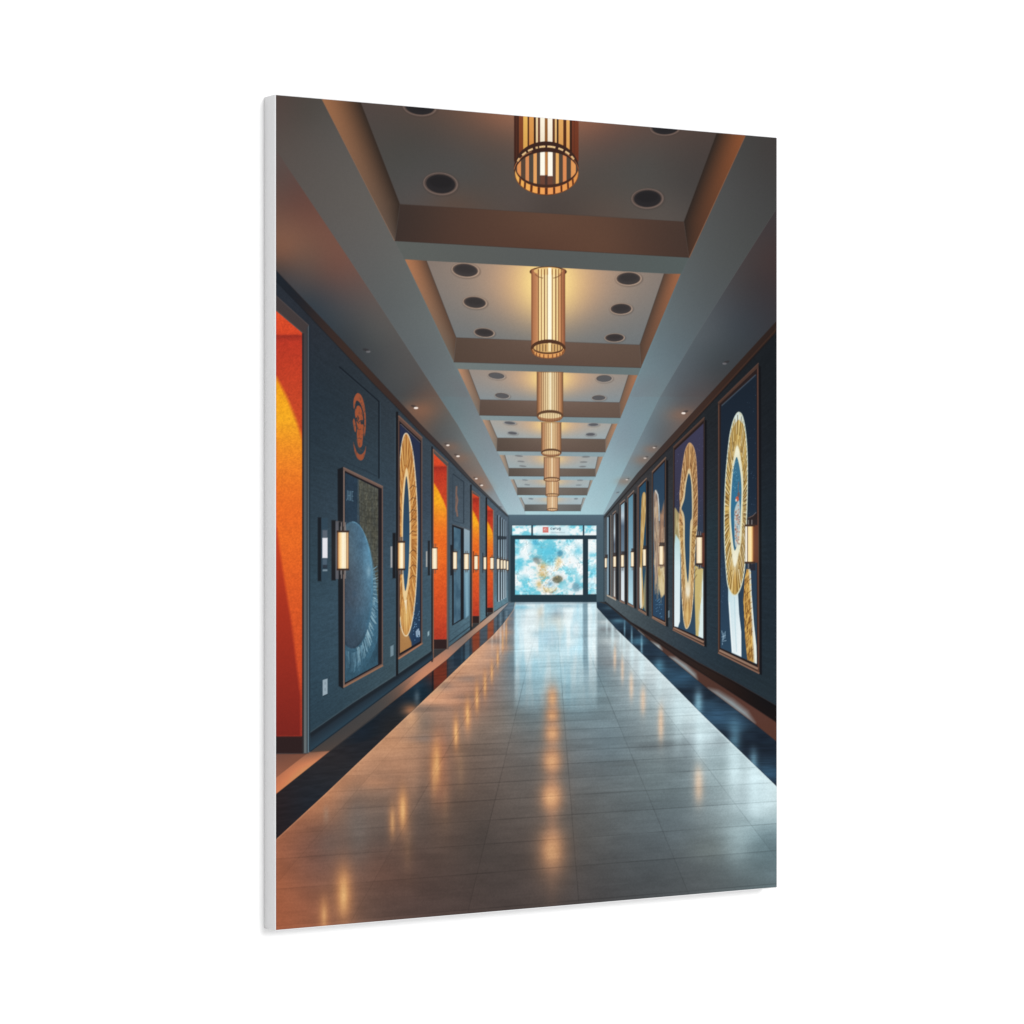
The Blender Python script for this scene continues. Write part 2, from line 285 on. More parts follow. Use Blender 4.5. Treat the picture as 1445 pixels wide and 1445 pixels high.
    p.rect(773.2, 378, 777.6, 488, (255, 248, 222), 1, 1.2)
    p.line([(773.2 + 20 * math.cos(t), 383.2 + 10 * math.sin(t)) for t in np.linspace(.4, 1.2, 6)], .9, (112, 80, 54), .9); p.line([(773.2 - 20 * math.cos(t), 383.2 + 10 * math.sin(t)) for t in np.linspace(.4, 1.2, 6)], .9, (112, 80, 54), .9)
    p.ell(773.2, 492, 24.4, 13, (84, 56, 42)); p.ell(773.3, 495.6, 22.8, 10.2, (220, 158, 100)); p.ell(773.2, 492.5, 21, 7.2, (96, 66, 46))
    p.ell(773.2, 490.9, 20.2, 6.4, (206, 166, 112))
    for i in range(9): x = 756.5 + i * 4.15; p.rect(x, 486, x + 1.5, 496, (110, 80, 56), .8, .9)
    p.rect(773.2, 484, 777.2, 496, (252, 228, 176), .9, 1.2)
    for i in range(11): t = math.pi * (i + .5) / 11; x = 773.2 + 22 * math.cos(t); p.line([(x, 493 + 7.5 * math.sin(t)), (x, 497 + 8.8 * math.sin(t))], 1.4, (112, 68, 44), .9)
    p.line([(773.2 + 24 * math.cos(t), 492.5 + 13 * math.sin(t)) for t in np.linspace(0, math.pi, 24)], .9, (128, 86, 58), .9)
    p.line([(773.2 + 23.4 * math.cos(t), 491.5 + 10.5 * math.sin(t)) for t in np.linspace(math.pi, 2 * math.pi, 24)], 2.2, (86, 58, 42), 1)
    # the lamps beyond
    for cx, w, y0, y1, ry, n, cc, e in [(775.7, 18.7, 525, 586.5, 8, 9, (246, 226, 178), (176, 128, 92)), (777.5, 14.2, 596.2, 638.6, 5.6, 8, (238, 208, 160), (176, 132, 98)), (778.3, 11.4, 645.5, 676.5, 3.4, 7, (226, 186, 142), (180, 138, 108)), (779, 9.5, 679.8, 698.5, 2.4, 6, (226, 186, 140), (188, 148, 116)), (779, 7.7, 700.8, 719, 2.2, 5, (230, 196, 156), (202, 164, 128))]:
        p.rect(cx - w, y0, cx + w, y1, ramp(0, [(cx - w, tuple(v * .62 for v in e)), (cx - w * .8, e), (cx - w * .45, mix(e, cc, np.array(.6)).tolist()), (cx, cc), (cx + w * .45, mix(e, cc, np.array(.6)).tolist()), (cx + w * .8, e), (cx + w, tuple(v * .62 for v in e))]))
        for i in range(n):
            x = cx - w * .72 + 1.44 * w * (i + .5) / n; p.rect(x - w * .028, y0, x + w * .028, y1, (128, 96, 70), .75, .8)
        p.rect(cx - w * .03, y0, cx + w * .07, y1, (255, 244, 214), .7, 1)
        p.ell(cx, y1, w, ry, (98, 72, 54), 1); p.ell(cx, y1 + ry * .35, w * .93, ry * .8, tuple(v * .92 for v in e)); p.ell(cx, y1 + .1, w * .84, ry * .5, cc, .75)
        for i in range(n): x = cx - w * .8 + 1.6 * w * (i + .5) / n; p.rect(x - .4, y1 - ry * .4, x + .4, y1 + ry, (120, 86, 62), .6, .9)
        p.line([(cx + w * math.cos(t), y1 + ry * math.sin(t)) for t in np.linspace(0, math.pi, 14)], .9, (110, 80, 60), .8)
        if ry > 3: p.line([(cx - w, y0), (cx + w, y0 + .4)], 1, (120, 90, 66), .7)

def doorway(p, x0, x1, tl, tr, il, ir, sof, b0, b1, lit, base, bottom):
    """Orange lit recess: x0..x1 opening, tl/tr outer frame corners, il/ir inner ones."""
    p.poly([tl, tr, (tr[0], bottom + .5), (tl[0], bottom + .5)], (88, 82, 80))
    op = [il, ir, (x1, base), (x0, base)]
    p.clip = p.mask([il, ir, (x1, bottom), (x0, bottom)])
    p.poly([(x0 - 9, il[1] - 9), (x1 + 1, il[1] - 9), (x1 + 1, base), (x0 - 9, base)], ramp(1, [(il[1], (216, 78, 38)), (sof - 3, (204, 70, 38)), (sof, (150, 48, 34)), (sof + 8, (178, 56, 36)), (lerp(sof, base, .22), (196, 74, 38)), (lerp(sof, base, .3), (216, 88, 36)), (lerp(sof, base, .5), (228, 106, 36)), (lerp(sof, base, .62), (218, 92, 36)), (lerp(sof, base, .85), (196, 74, 38)), (base, (170, 58, 38))]))
    L = b1[1] - b0[1]; yy = lerp(b1[1], base, .36)
    wedge = [(x0 - 2, b0[1] - 2), b0, (lerp(b0[0], b1[0], .4), lerp(b0[1], b1[1], .32)), (lerp(b0[0], b1[0], .75), lerp(b0[1], b1[1], .68)), b1, (x1 + 1, b1[1] + 8), (x1 + 1, yy + L), (x0 - 2, yy + L)]
    H = base - b0[1]
    sl, cv = p.cover(wedge, 2.2 if x1 - x0 < 30 else 6.)
    X, Y = p.xy(sl); t = np.clip((Y - b0[1]) / (H * .55), 0, 1)
    fade = np.clip(1.25 - t * 1.25, 0, 1)
    p.put(sl, cv * fade, ramp(1, [(b0[1], (236, 150, 26)), (b0[1] + H * .12, (242, 160, 34)), (b0[1] + H * .25, (238, 138, 38)), (b0[1] + H * .4, (230, 104, 34)), (b0[1] + H * .55, (216, 88, 34))]), lit)
    p.mul(lambda X, Y: 1 + .13 * (vn(X / 1.6, Y / 1.4, 23) - .5) + .09 * (fbm(X / 6, Y / 4, 24) - .5))
    p.img[..., 1] += 5 * p.clip; p.img[..., 2] += 7 * p.clip
    p.poly([(x0 - 9, base), (x1 + 1, base), (x1 + 1, bottom + 1), (x0 - 9, bottom + 1)], (52, 38, 38), 1)
    p.clip = None

def left_wall(p):
    bot = [(380, 1063.5), (432, 1063), (437.6, 1060.7), (610.4, 930.2), (611.5, 915.5), (631, 914), (665, 886.5), (667, 879), (676, 879), (686.5, 870), (688, 864), (696, 863.5), (717, 849.5)]
    p.poly(TRIM_L + [(717, 727), (717, 849.5)] + bot[::-1], [
        (440, 470, 44, 52, 62), (480, 540, 44, 56, 66), (440, 560, 42, 56, 68), (520, 570, 48, 60, 70), (445, 650, 46, 62, 74), (530, 640, 52, 68, 80), (470, 720, 54, 72, 86), (445, 800, 52, 74, 88), (550, 700, 56, 74, 88), (550, 850, 60, 84, 100), (470, 850, 58, 82, 98),
        (445, 950, 52, 76, 92), (470, 1000, 50, 72, 86), (545, 940, 62, 84, 96), (600, 700, 60, 74, 88), (602, 850, 66, 90, 104), (590, 930, 66, 88, 98), (636, 680, 70, 82, 92), (636, 860, 80, 104, 116), (650, 890, 80, 104, 116), (660, 700, 76, 88, 98), (680, 740, 86, 100, 110), (682, 840, 92, 118, 130), (700, 850, 96, 126, 138), (708, 740, 86, 100, 112), (716, 800, 84, 98, 110)])
    # woven wallcovering
    W = p.mask(TRIM_L + [(717, 849.5)] + bot[::-1]); p.clip = W
    def weave(X, Y):
        v = (Y - VY) / (VX - X + 1e-3)
        return 1 + .075 * (fbm(X / 12, v * 150, 5, 3) - .5) * np.clip((720 - X) / 130, 0, 1) * 1.6 + .1 * (vn(X / 1.8, Y / 1.5, 9) - .5)
    p.mul(weave); k = p.clip * np.clip((640 - p.X) / 90, 0, 1)[None, :]; p.img[..., 0] *= 1 + .05 * k; p.img[..., 2] *= 1 - .03 * k; p.clip = None
    # moulding under the ceiling
    low = [(380, 389), (389.5, 397), (440, 450), (482.5, 495), (525, 540), (558.6, 574), (594, 611), (623.4, 639), (663, 679.5), (716, 729)]
    p.poly(TRIM_L + low[::-1], [(392, 392, 36, 42, 50), (420, 420, 38, 40, 46), (450, 455, 56, 46, 44), (500, 505, 66, 50, 44), (560, 570, 64, 50, 46), (600, 612, 66, 54, 52), (640, 655, 66, 62, 64), (680, 695, 74, 76, 80), (712, 726, 86, 92, 98)])
    p.line(low, 1.4, (28, 32, 38), .5, 1.6); p.line(TRIM_L, 1., (52, 44, 42), .55, 1.2)
    # doorways
    doorway(p, 380, 427.3, (380, 409), (435.3, 459.2), (380, 431), (427.3, 471), 474, (389.5, 532), (427, 622), 1., 1039, 1063)
    p.poly([(380, 728), (390.5, 745), (398, 800), (411, 880), (424, 985), (424, 1039), (380, 1039)], ramp(1, [(745, (186, 66, 38)), (850, (152, 48, 36)), (950, (130, 42, 36)), (1039, (112, 38, 34))]), .8, 4.5)
    p.rect(425.8, 470, 428.6, 1062.5, (52, 48, 50)); p.rect(428.6, 462, 432.4, 1062.5, ramp(1, [(470, (70, 66, 68)), (700, (84, 92, 96)), (1062, (104, 112, 114))]))
    p.rect(432.4, 459, 434.2, 1062, ramp(1, [(470, (56, 58, 62)), (1062, (62, 74, 82))])); p.rect(434.2, 459, 435.7, 1061.5, ramp(1, [(470, (84, 92, 98)), (1062, (110, 132, 142))])); p.rect(435.7, 459, 437.2, 1060, (36, 46, 56), .8)
    p.poly([(389, 417), (389.5, 417.4), (435.3, 459.2), (428, 470), (389.5, 437)], (72, 64, 64)); p.line([(389, 417), (435.3, 459.2)], 1, (96, 86, 84), .6)
    doorway(p, 612, 630, (609, 632), (632.6, 653.6), (611.5, 640), (630.2, 658.2), 659.5, (611.6, 681), (630, 719), 1., 902.4, 915.6)
    doorway(p, 666, 675.8, (664.8, 692), (677.2, 701.4), (666, 696), (675.8, 702), 704, (666, 719), (675.4, 739), 1., 869.4, 879.3)
    doorway(p, 687.3, 695.4, (686, 710), (696.2, 720), (687.3, 713), (695.4, 720), 721.5, (687.4, 735.5), (695.2, 753), 1., 857.7, 864)
    for x, y0, y1 in [(609.6, 630, 934), (664.4, 684, 889), (686.2, 702, 870)]: p.rect(x - 1.3, y0, x + .8, y1, (34, 32, 36))
    for x, y0, y1, c in [(611.2, 634, 932, (150, 104, 80)), (630.9, 657, 916, (120, 104, 94)), (666.1, 693, 884, (150, 100, 74)), (676.4, 701, 880, (130, 118, 108)), (696, 720, 865, (140, 126, 112))]: p.rect(x - .6, y0, x + .6, y1, c, .8)
    p.line([(611, 634), (632, 653.6)], 1.4, (134, 104, 88), .8); p.line([(665.7, 692), (677, 701)], 1.1, (124, 104, 94), .8)
    p.rect(632.6, 655, 634, 912, (66, 82, 94), .7)
    # upper panel grooves
    p.line([(478.3, 517.4), (534.4, 566.5), (534.4, 675)], 1.9, (26, 32, 40), .9); p.line([(480, 521), (531, 565)], 1, (62, 74, 84), .35); p.line([(536.2, 567), (536.2, 676)], 1, (66, 82, 94), .5)
    p.line([(478, 648), (506, 660), (532, 672)], 1.2, (38, 48, 58), .45)
    p.line([(638.7, 668.7), (654, 680), (654, 738)], 1.2, (44, 54, 64), .9); p.line([(638.7, 668.7), (638.7, 735), (654, 739)], 1, (50, 62, 74), .6)
    # orange emblem: cap, face, collar
    def E(x, y): return 470 + x * .1384, 480 + y * .1384
    o = (156, 88, 60)
    p.poly(curve([E(205, 660), E(212, 590), E(245, 540), E(285, 565), E(312, 640), E(328, 740), E(332, 860), E(322, 970), E(312, 960), E(316, 850), E(312, 760), E(290, 680), E(262, 628), E(232, 622), E(214, 700)]), o, .95, 1.2)
    p.poly(curve([E(220, 730), E(234, 680), E(262, 668), E(292, 705), E(306, 770), E(304, 850), E(312, 900), E(300, 1010), E(292, 1075), E(268, 1095), E(250, 1060), E(240, 960), E(244, 890), E(228, 800)]), (158, 88, 58), .95, 1.2)
    p.poly(curve([E(200, 830), E(212, 800), E(226, 850), E(234, 925), E(216, 925)]), o, .9, 1.2)
    p.poly(curve([E(205, 1040), E(220, 1090), E(248, 1150), E(285, 1165), E(318, 1130), E(332, 1080), E(328, 1140), E(308, 1205), E(280, 1226), E(244, 1200), E(216, 1130)]), (152, 86, 60), .95, 1.2)
    dk = (44, 56, 66)
    for a in [[(248, 770), (258, 800), (250, 820)], [(228, 800), (246, 792)], [(262, 832), (285, 818), (305, 822)], [(285, 836), (302, 852)], [(240, 820), (262, 850)], [(226, 812), (232, 830)]]: p.line([E(*q) for q in a], 1.3, dk, .85)
    p.ell(*E(292, 842), 2.2, 2.6, dk, .8); p.ell(*E(236, 806), 1.3, 2.6, dk, .7); p.line([E(284, 735), E(300, 775)], .8, dk, .5); p.line([E(270, 880), E(280, 930)], .7, (150, 80, 50), .7)
    p.line([E(222, 700), E(244, 655), E(280, 668), E(302, 740), E(310, 860)], 1.3, dk, .8); p.ell(*E(262, 950), 1.6, 3.5, (128, 74, 50), .6, 1.5); p.line([E(246, 900), E(262, 915), E(284, 905)], .8, dk, .6); p.line([E(250, 1000), E(286, 1004)], .8, dk, .5)
    for i in range(60): p.ell(*E(random.uniform(205, 325), random.uniform(560, 1200)), random.uniform(.4, 1.), random.uniform(.6, 2.2), (62, 62, 64), random.uniform(.2, .55), 1.4)
    p.line([E(236, 1010), E(252, 1090), E(290, 1128)], 1, (110, 76, 60), .6)
    p.line([(644, 686), (643.4, 697), (645.3, 706), (643.6, 716), (645.2, 729)], 2.2, (146, 108, 90), .75, 1.6); p.line([(643, 700), (642.8, 722)], 1, (160, 112, 88), .6)
    # skirting
    p.poly([(437.6, 1034), (498, 992), (560, 952), (610, 918), (610.4, 930.2), (437.6, 1060.7)], lambda X, Y: mix((38, 44, 52), (50, 72, 86), np.clip((Y - (1034 + (X - 437.6) * -.67)) / np.clip((26.7 - (X - 437.6) * .085), 6, 30), 0, 1) ** .9), 1, 1.5)
    p.line([(437.6, 1033), (498, 991), (560, 951), (609, 917.5)], 1.6, (92, 104, 108), .35, 1.5)
    p.line([(437.6, 1038), (498, 996), (560, 955.6), (609, 921)], 4, (30, 36, 42), .5, 3)
    p.line([(438, 1060), (610.4, 929.6)], 1.6, (26, 34, 42), .6)
    p.line([(634, 906), (663, 884)], 1.3, (44, 58, 68), .8); p.line([(634, 897), (663, 876)], 1, (60, 78, 90), .5)
    # groove between the panels
    p.rect(558.4, 581, 561.6, 953, (30, 30, 34)); p.rect(556.6, 590, 558.2, 955, (72, 90, 102), .4)

def frames_left(p):
    # picture with a planet
    p.poly([(476, 662), (484, 659), (484, 972), (477.5, 968)], (28, 28, 32), .9, 1.8)
    p.poly([(484, 659.5), (540, 686.6), (540, 939.5), (484, 970.5)], (112, 92, 84)); p.line([(484, 659.5), (540, 686.6)], 1.2, (140, 112, 98), .8); p.line([(484.5, 969.5), (540, 939)], 2.2, (148, 112, 90), .9)
    p.poly([(485.8, 664), (538.4, 689.4), (538.4, 936.6), (485.8, 966)], (38, 34, 38))
    p.poly([(486.6, 667), (533.2, 690), (533.2, 937.5), (486.6, 963)], [(490, 680, 50, 68, 84), (500, 720, 50, 68, 84), (490, 940, 62, 92, 110), (520, 940, 64, 98, 116), (530, 930, 60, 92, 110)])
    p.line([(485.2, 664), (485.2, 968)], .9, (150, 134, 124), .8)
    p.clip = p.mask([(486.6, 667), (533.2, 690), (533.2, 937.5), (486.6, 963)])
    p.poly([(505.4, 670), (534, 682), (534, 860), (524, 790), (507, 738)], lambda X, Y: mix((100, 98, 84), (78, 82, 80), fbm(X / 3, Y / 9, 3)) * (1 + .3 * (vn(X / 1.6, Y / 3., 4) - .5))[..., None], 1, 1.5)
    for y in range(690, 800, 9): p.line([(505, y), (515, y + 3 + (y % 5)), (533, y + 6)], .7, (62, 62, 58), .7)
    for x in (509, 513, 518.5, 523, 528): p.line([(x, 676), (x + .8, 720), (x, 800)], .6, (66, 66, 60), .5)
    p.rect(504, 672, 506, 738, (84, 96, 100), .6)
    p.poly(curve([(486, 800), (500, 770), (512, 756), (522, 775), (530, 820), (533, 860), (533, 898), (524, 925), (509, 948), (486, 955)]), [(490, 930, 66, 98, 116), (520, 920, 70, 108, 128), (531, 860, 84, 124, 146), (528, 800, 90, 120, 134)], .9, 1.5)
    random.seed(4)
    for i in range(150):
        t = random.random(); a = lerp(-.25, 1.35, t); r0 = random.uniform(1.0, 1.06); r1 = random.uniform(1.1, 1.32)
        q = [(496 + 29.5 * r * math.cos(a), 826 + 90 * r * math.sin(a)) for r in (r0, (r0 + r1) / 2, r1)]
        q = [(x + random.uniform(-.5, .5), y) for x, y in q]; p.line(q, random.uniform(.4, .9), random.choice([(150, 186, 202), (120, 160, 180), (176, 204, 214), (60, 88, 104)]), random.uniform(.4, .8))
    for i in range(26):
        x = random.uniform(487, 520); y = 826 + 92 * math.sqrt(max(0, 1 - ((x - 497) / 31) ** 2)); p.line([(x, y + 3), (x + random.uniform(-2, 2), y + random.uniform(12, 32))], .6, (130, 166, 184), random.uniform(.25, .6))
    p.ell(497, 825.5, 29, 89.5, [(490, 750, 76, 104, 122), (505, 756, 82, 118, 142), (488, 800, 66, 82, 96), (502, 800, 80, 100, 116), (517, 790, 98, 148, 176), (522, 830, 92, 140, 166), (500, 850, 78, 90, 104), (488, 850, 60, 76, 92), (515, 870, 74, 116, 140), (488, 900, 54, 74, 92), (505, 900, 58, 78, 94)], 1, 1.5)
    p.mul(lambda X, Y: 1 + .16 * (fbm(X / 7, Y / 14, 21) - .5))
    p.line([(497 + 28.6 * math.cos(t), 825.5 + 89 * math.sin(t)) for t in np.linspace(-1.6, -.1, 26)], .9, (122, 168, 192), .7)
    p.mul(lambda X, Y: .93 + 0 * X); p.glow(520, 806, 3.2, 8, (168, 206, 224), .7); p.glow(517, 790, 5, 22, (120, 176, 206), .4)
    p.ell(497, 825.5, 28, 88, (84, 98, 110), .34, 6); p.mul(lambda X, Y: 1 + .12 * (vn(X / 1.5, Y / 2.2, 27) - .5) + .12 * (fbm(X / 4, Y / 8, 28) - .5))
    for q in ((491, 762), (509, 770), (500, 838), (494, 862), (506, 872)): p.ell(*q, 3, 5, (62, 84, 102), .35, 3)
    # faint lettering
    for x, sg in ((488.6, 'J'), (491.4, 'H'), (494.6, 'I'), (496.4, 'E')):
        c = (116, 146, 162)
        if sg == 'J': p.line([(x + 1.4, 692), (x + 1.4, 704), (x, 706)], .7, c, .8)
        if sg == 'H': p.line([(x, 692.6), (x, 706)], .7, c, .8); p.line([(x + 2, 693), (x + 2, 706.6)], .7, c, .8); p.line([(x, 699), (x + 2, 699.6)], .7, c, .8)
        if sg == 'I': p.line([(x, 693), (x, 706)], .7, c, .8)
        if sg == 'E': p.line([(x + 2, 694), (x, 693.6), (x, 706.6), (x + 2, 707)], .7, c, .8); p.line([(x, 700), (x + 1.6, 700.3)], .7, c, .8)
    p.clip = None
    # tall picture with a golden ring
    p.poly([(561.6, 586), (595.8, 617.6), (595.8, 909), (561.6, 931)], (98, 76, 68)); p.line([(562, 586.6), (595.4, 618)], 1.6, (132, 100, 84), .8)
    p.line([(562, 929.4), (596, 907.4)], 2.2, (168, 124, 98), .9); p.line([(595.2, 617), (595.2, 909)], 1, (96, 92, 92), .7)
    p.poly([(563.2, 594), (593.8, 622), (593.8, 907.4), (563.2, 925)], (34, 32, 38)); p.line([(565, 598.6), (592.5, 624.5)], 1, (150, 148, 156), .6)
    inn = [(564, 598.6), (592.6, 625), (592.6, 905), (564, 921.6)]
    p.poly(inn, ramp(1, [(600, (44, 50, 74)), (700, (50, 62, 84)), (800, (50, 74, 96)), (920, (40, 62, 88))]))
    p.clip = p.mask(inn)
    p.poly([(562, 880), (568, 890), (576, 896), (580, 906), (582, 925), (562, 925)], (176, 128, 78), .9, 2)
    def gold(cx, cy, rx, ry, ca, cb, fr, sd):
        def f(X, Y):
            a = np.arctan2((Y - cy) / ry, (X - cx) / rx); r = np.hypot((Y - cy) / ry, (X - cx) / rx)
            return mix(ca, cb, np.clip((vn(a * fr, r * .8, sd) * .7 + .3 * vn(a * fr * 2.3, r * 2, sd + 1) - .25) * 1.6, 0, 1))
        return f
    o = [(573, 611.5), (578, 620), (583, 645), (587, 690), (588.8, 740), (588, 800), (585, 850), (580, 882), (574, 897), (568, 892), (564, 870), (560, 800), (559, 740), (561, 690), (564.5, 645), (568.5, 618)]
    p.poly(curve(o), gold(574, 755, 14, 142, (206, 148, 84), (138, 88, 46), 34, 5), 1, 1.2)
    ol = curve(o, 4); p.line([q for q in ol if q[0] > 563] , 1.3, (232, 214, 184), .0)
    for i in range(len(ol)): q, r = ol[i], ol[(i + 1) % len(ol)]; p.line([q, r], 1.4, (238, 222, 192), .85)
    p.poly(curve([(573, 660), (577.5, 685), (579.6, 740), (579, 800), (574, 842), (571, 850), (567.5, 830), (566.4, 770), (567.4, 700)]), (236, 206, 158), .9, 1.6)
    rays(p, ol, curve([(573, 660), (577.5, 685), (579.6, 740), (579, 800), (574, 842), (571, 850), (567.5, 830), (566.4, 770), (567.4, 700)]), 140, [(232, 186, 120), (112, 70, 34), (196, 144, 84), (138, 92, 48), (240, 208, 150)], .75, .65)
    p.poly(curve([(573, 672), (576.3, 700), (577.6, 750), (576, 805), (571.6, 834), (568.6, 800), (568.4, 740), (570, 700)]), ramp(1, [(680, (50, 72, 92)), (830, (46, 84, 112))]), 1, 1.2)
    for y in (688, 705, 722, 735, 752, 779, 800, 815): p.line([(577.5, y + 2), (582, y - 3), (587, y - 1)], .9, (84, 56, 40), .75)
    p.glow(573, 870, 6, 22, (240, 206, 140), .6); p.poly([(570, 848), (574, 846), (573, 866)], (250, 236, 206), .7, 1.5)
    for i in range(16): t = random.uniform(-2.6, -.5); p.line([(572 + 4 * math.cos(t), 675 + 20 * math.sin(t)), (573 + 12 * math.cos(t), 672 + 55 * math.sin(t))], .6, random.choice([(120, 74, 38), (222, 176, 112)]), .5)
    for i in range(30): p.ell(random.uniform(582, 592), random.uniform(850, 905), .5, .7, (120, 156, 186), .8)
    for x in (587, 588.4, 590, 591.4): p.line([(x, 889 + random.uniform(-2, 2)), (x + .4, 897 + random.uniform(-2, 2))], 1.1, (196, 218, 236), .85)
    p.clip = None
    # pictures and windows farther along
    p.poly([(637.6, 740), (654.4, 746), (654.4, 873), (637.6, 883)], (36, 38, 44)); p.poly([(640, 743.5), (649.6, 747), (649.6, 874), (640, 880)], lambda X, Y: mix((58, 84, 102), (96, 126, 142), fbm(X / 5, Y / 12, 31)))
    p.poly([(654.4, 745.5), (662.4, 749), (662.4, 868.5), (654.4, 873)], ramp(1, [(746, (146, 164, 174)), (800, (120, 150, 166)), (872, (84, 116, 134))])); p.poly([(656, 810), (660, 806), (661, 868), (657, 872)], (134, 170, 186), .8, 2)
    p.line([(638, 740), (662.4, 747.6)], 1, (104, 100, 100), .7)
    p.rect(662.6, 746, 664, 880, (60, 76, 86), .8)
    for x0, x1 in [(702.4, 704.6), (706.4, 708.2), (709.6, 711.6), (712.6, 714)]:
        yt = 726 + (x0 - 701) * .8; yb = 850 - (x0 - 701) * .55; p.rect(x0, yt, x1, yb, ramp(1, [(735, (120, 136, 148)), (800, (150, 172, 184)), (848, (170, 186, 196))]), .95, .9)
    for x0, x1 in [(700.9, 702.4), (704.6, 706.3), (708.3, 709.5), (711.8, 712.6)]:
        p.rect(x0, 727 + (x0 - 701) * .8, x1, 849 - (x0 - 701) * .55, (38, 42, 48), .9, .9)
    p.poly([(701, 756), (714.2, 757), (714.2, 761), (701, 761.5)], (48, 56, 64), .85)
    p.poly([(638, 884), (663, 868), (663, 889), (640, 905)], (78, 102, 114), .0)
    # socket plates
    p.poly([(455, 959.5), (461.8, 957.5), (461.8, 979), (455, 982)], (150, 166, 176)); p.line([(458.4, 962), (458.4, 966)], 1, (98, 112, 122), .6); p.line([(458.4, 971), (458.4, 975)], 1, (98, 112, 122), .6); p.line([(455.2, 982.6), (462, 979.6)], 1, (28, 40, 50), .6)
    p.poly([(550.6, 912), (555, 910), (555, 924.6), (550.6, 927)], (134, 154, 164), .75); p.poly([(603, 892), (605.4, 890), (605.4, 896), (603, 898)], (146, 170, 178))

def sconce(p, x0, x1, y0, y1, warm=1., rod=8, flip=False):
    w = x1 - x0
    for fx in (.35, .68): p.rect(x0 + w * fx - .07 * w, y0 - rod, x0 + w * fx + .07 * w, y1 + rod, (120, 116, 116) if w > 8 else (84, 76, 74), .85, 1)
    if w > 8: p.rect(x0 + w * .42, y0 - rod, x0 + w * .6, y1 + rod, (34, 32, 34), .6)
    A = [(0, (96, 62, 44)), (.08, (120, 80, 56)), (.14, (226, 168, 110)), (.3, (250, 216, 160)), (.5, (255, 244, 214)), (.75, (250, 228, 186)), (.82, (150, 110, 80)), (.9, (232, 190, 140)), (1, (84, 56, 44))]
    if flip: A = [(0, (120, 110, 100)), (.06, (240, 236, 224)), (.2, (232, 226, 214)), (.24, (70, 52, 44)), (.32, (240, 208, 150)), (.55, (252, 228, 172)), (.72, (232, 186, 122)), (.8, (150, 96, 60)), (1, (88, 50, 38))]
    if w < 9: A = [(0, (140, 110, 88)), (.15, (236, 214, 178)), (.5, (252, 240, 212)), (.8, (240, 216, 176)), (1, (120, 92, 76))]
    p.rect(x0, y0, x1, y1, ramp(0, [(x0 + w * t, c) for t, c in A]), 1, .9)
    h = 2.4 if w > 8 else .9
    p.rect(x0 - .5, y0 - h, x1 + .5, y0 + .3, (62, 46, 40)); p.rect(x0 - .5, y1 - .3, x1 + .5, y1 + h, (62, 46, 40))
    p.glow((x0 + x1) / 2, (y0 + y1) / 2, w * .9, (y1 - y0) * .6, (255, 236, 196), .10)

def sconces(p):
    # unlit-looking plate nearest the first doorway
    p.rect(448, 730, 453.2, 820, (30, 34, 40), .95, 1.8); p.rect(453, 731, 462.2, 819, (56, 76, 90), .8)
    p.rect(454.6, 748, 461.6, 759, (104, 110, 120), .8, 2); p.rect(454.6, 759, 461.8, 787.4, (226, 226, 232), 1, 1.2); p.rect(454.8, 789, 461, 800, (84, 100, 114), .9); p.rect(455, 797, 461.6, 802, (46, 54, 64), .8); p.rect(455, 803.5, 461.6, 806, (134, 150, 160), .9)
    p.rect(467.4, 734, 473.4, 819, (32, 32, 36), .95, 1.8); p.rect(473.2, 735.5, 477.6, 817, (96, 96, 102), .9, 1.2); p.rect(473.2, 735.5, 484, 737, (90, 84, 84), .5)
    for x in (481.6, 486.8): p.rect(x - .8, 737, x + .8, 816.5, (128, 122, 122), .9)
    sconce(p, 475.3, 491.8, 751, 802.5, rod=8)
    p.rect(553.6, 752, 558, 816, (30, 30, 34), .95, 1.6); p.rect(550.8, 771, 553.2, 801, (170, 168, 168), .9); sconce(p, 560.8, 571, 765.6, 802.4, rod=8)
    p.rect(603.4, 763, 606.4, 812, (36, 36, 40), .9, 1.4); p.rect(600.7, 778, 602.6, 800, (180, 176, 170), .9); sconce(p, 609.2, 616.9, 773.4, 803, rod=6)
    p.rect(635, 769, 638.4, 812, (34, 36, 42), .9, 1.4)
    for x0, x1, y0, y1 in [(638.9, 644.6, 779, 803), (654.4, 661.2, 781.6, 803.4), (668.8, 674.2, 784.5, 803.5), (682, 686, 786, 803.5), (691.4, 696.4, 787, 803), (700.8, 704.4, 788.5, 803), (706, 709, 790, 803), (710, 713.4, 790.5, 803), (714.6, 717, 791.5, 804.5)]:
        sconce(p, x0, x1, y0, y1, rod=4)
    p.rect(652.2, 776, 653.8, 808, (34, 36, 42), .7); p.rect(667, 778, 668.4, 808, (90, 50, 34), .8); p.rect(680.4, 780, 681.6, 808, (40, 44, 50), .8)

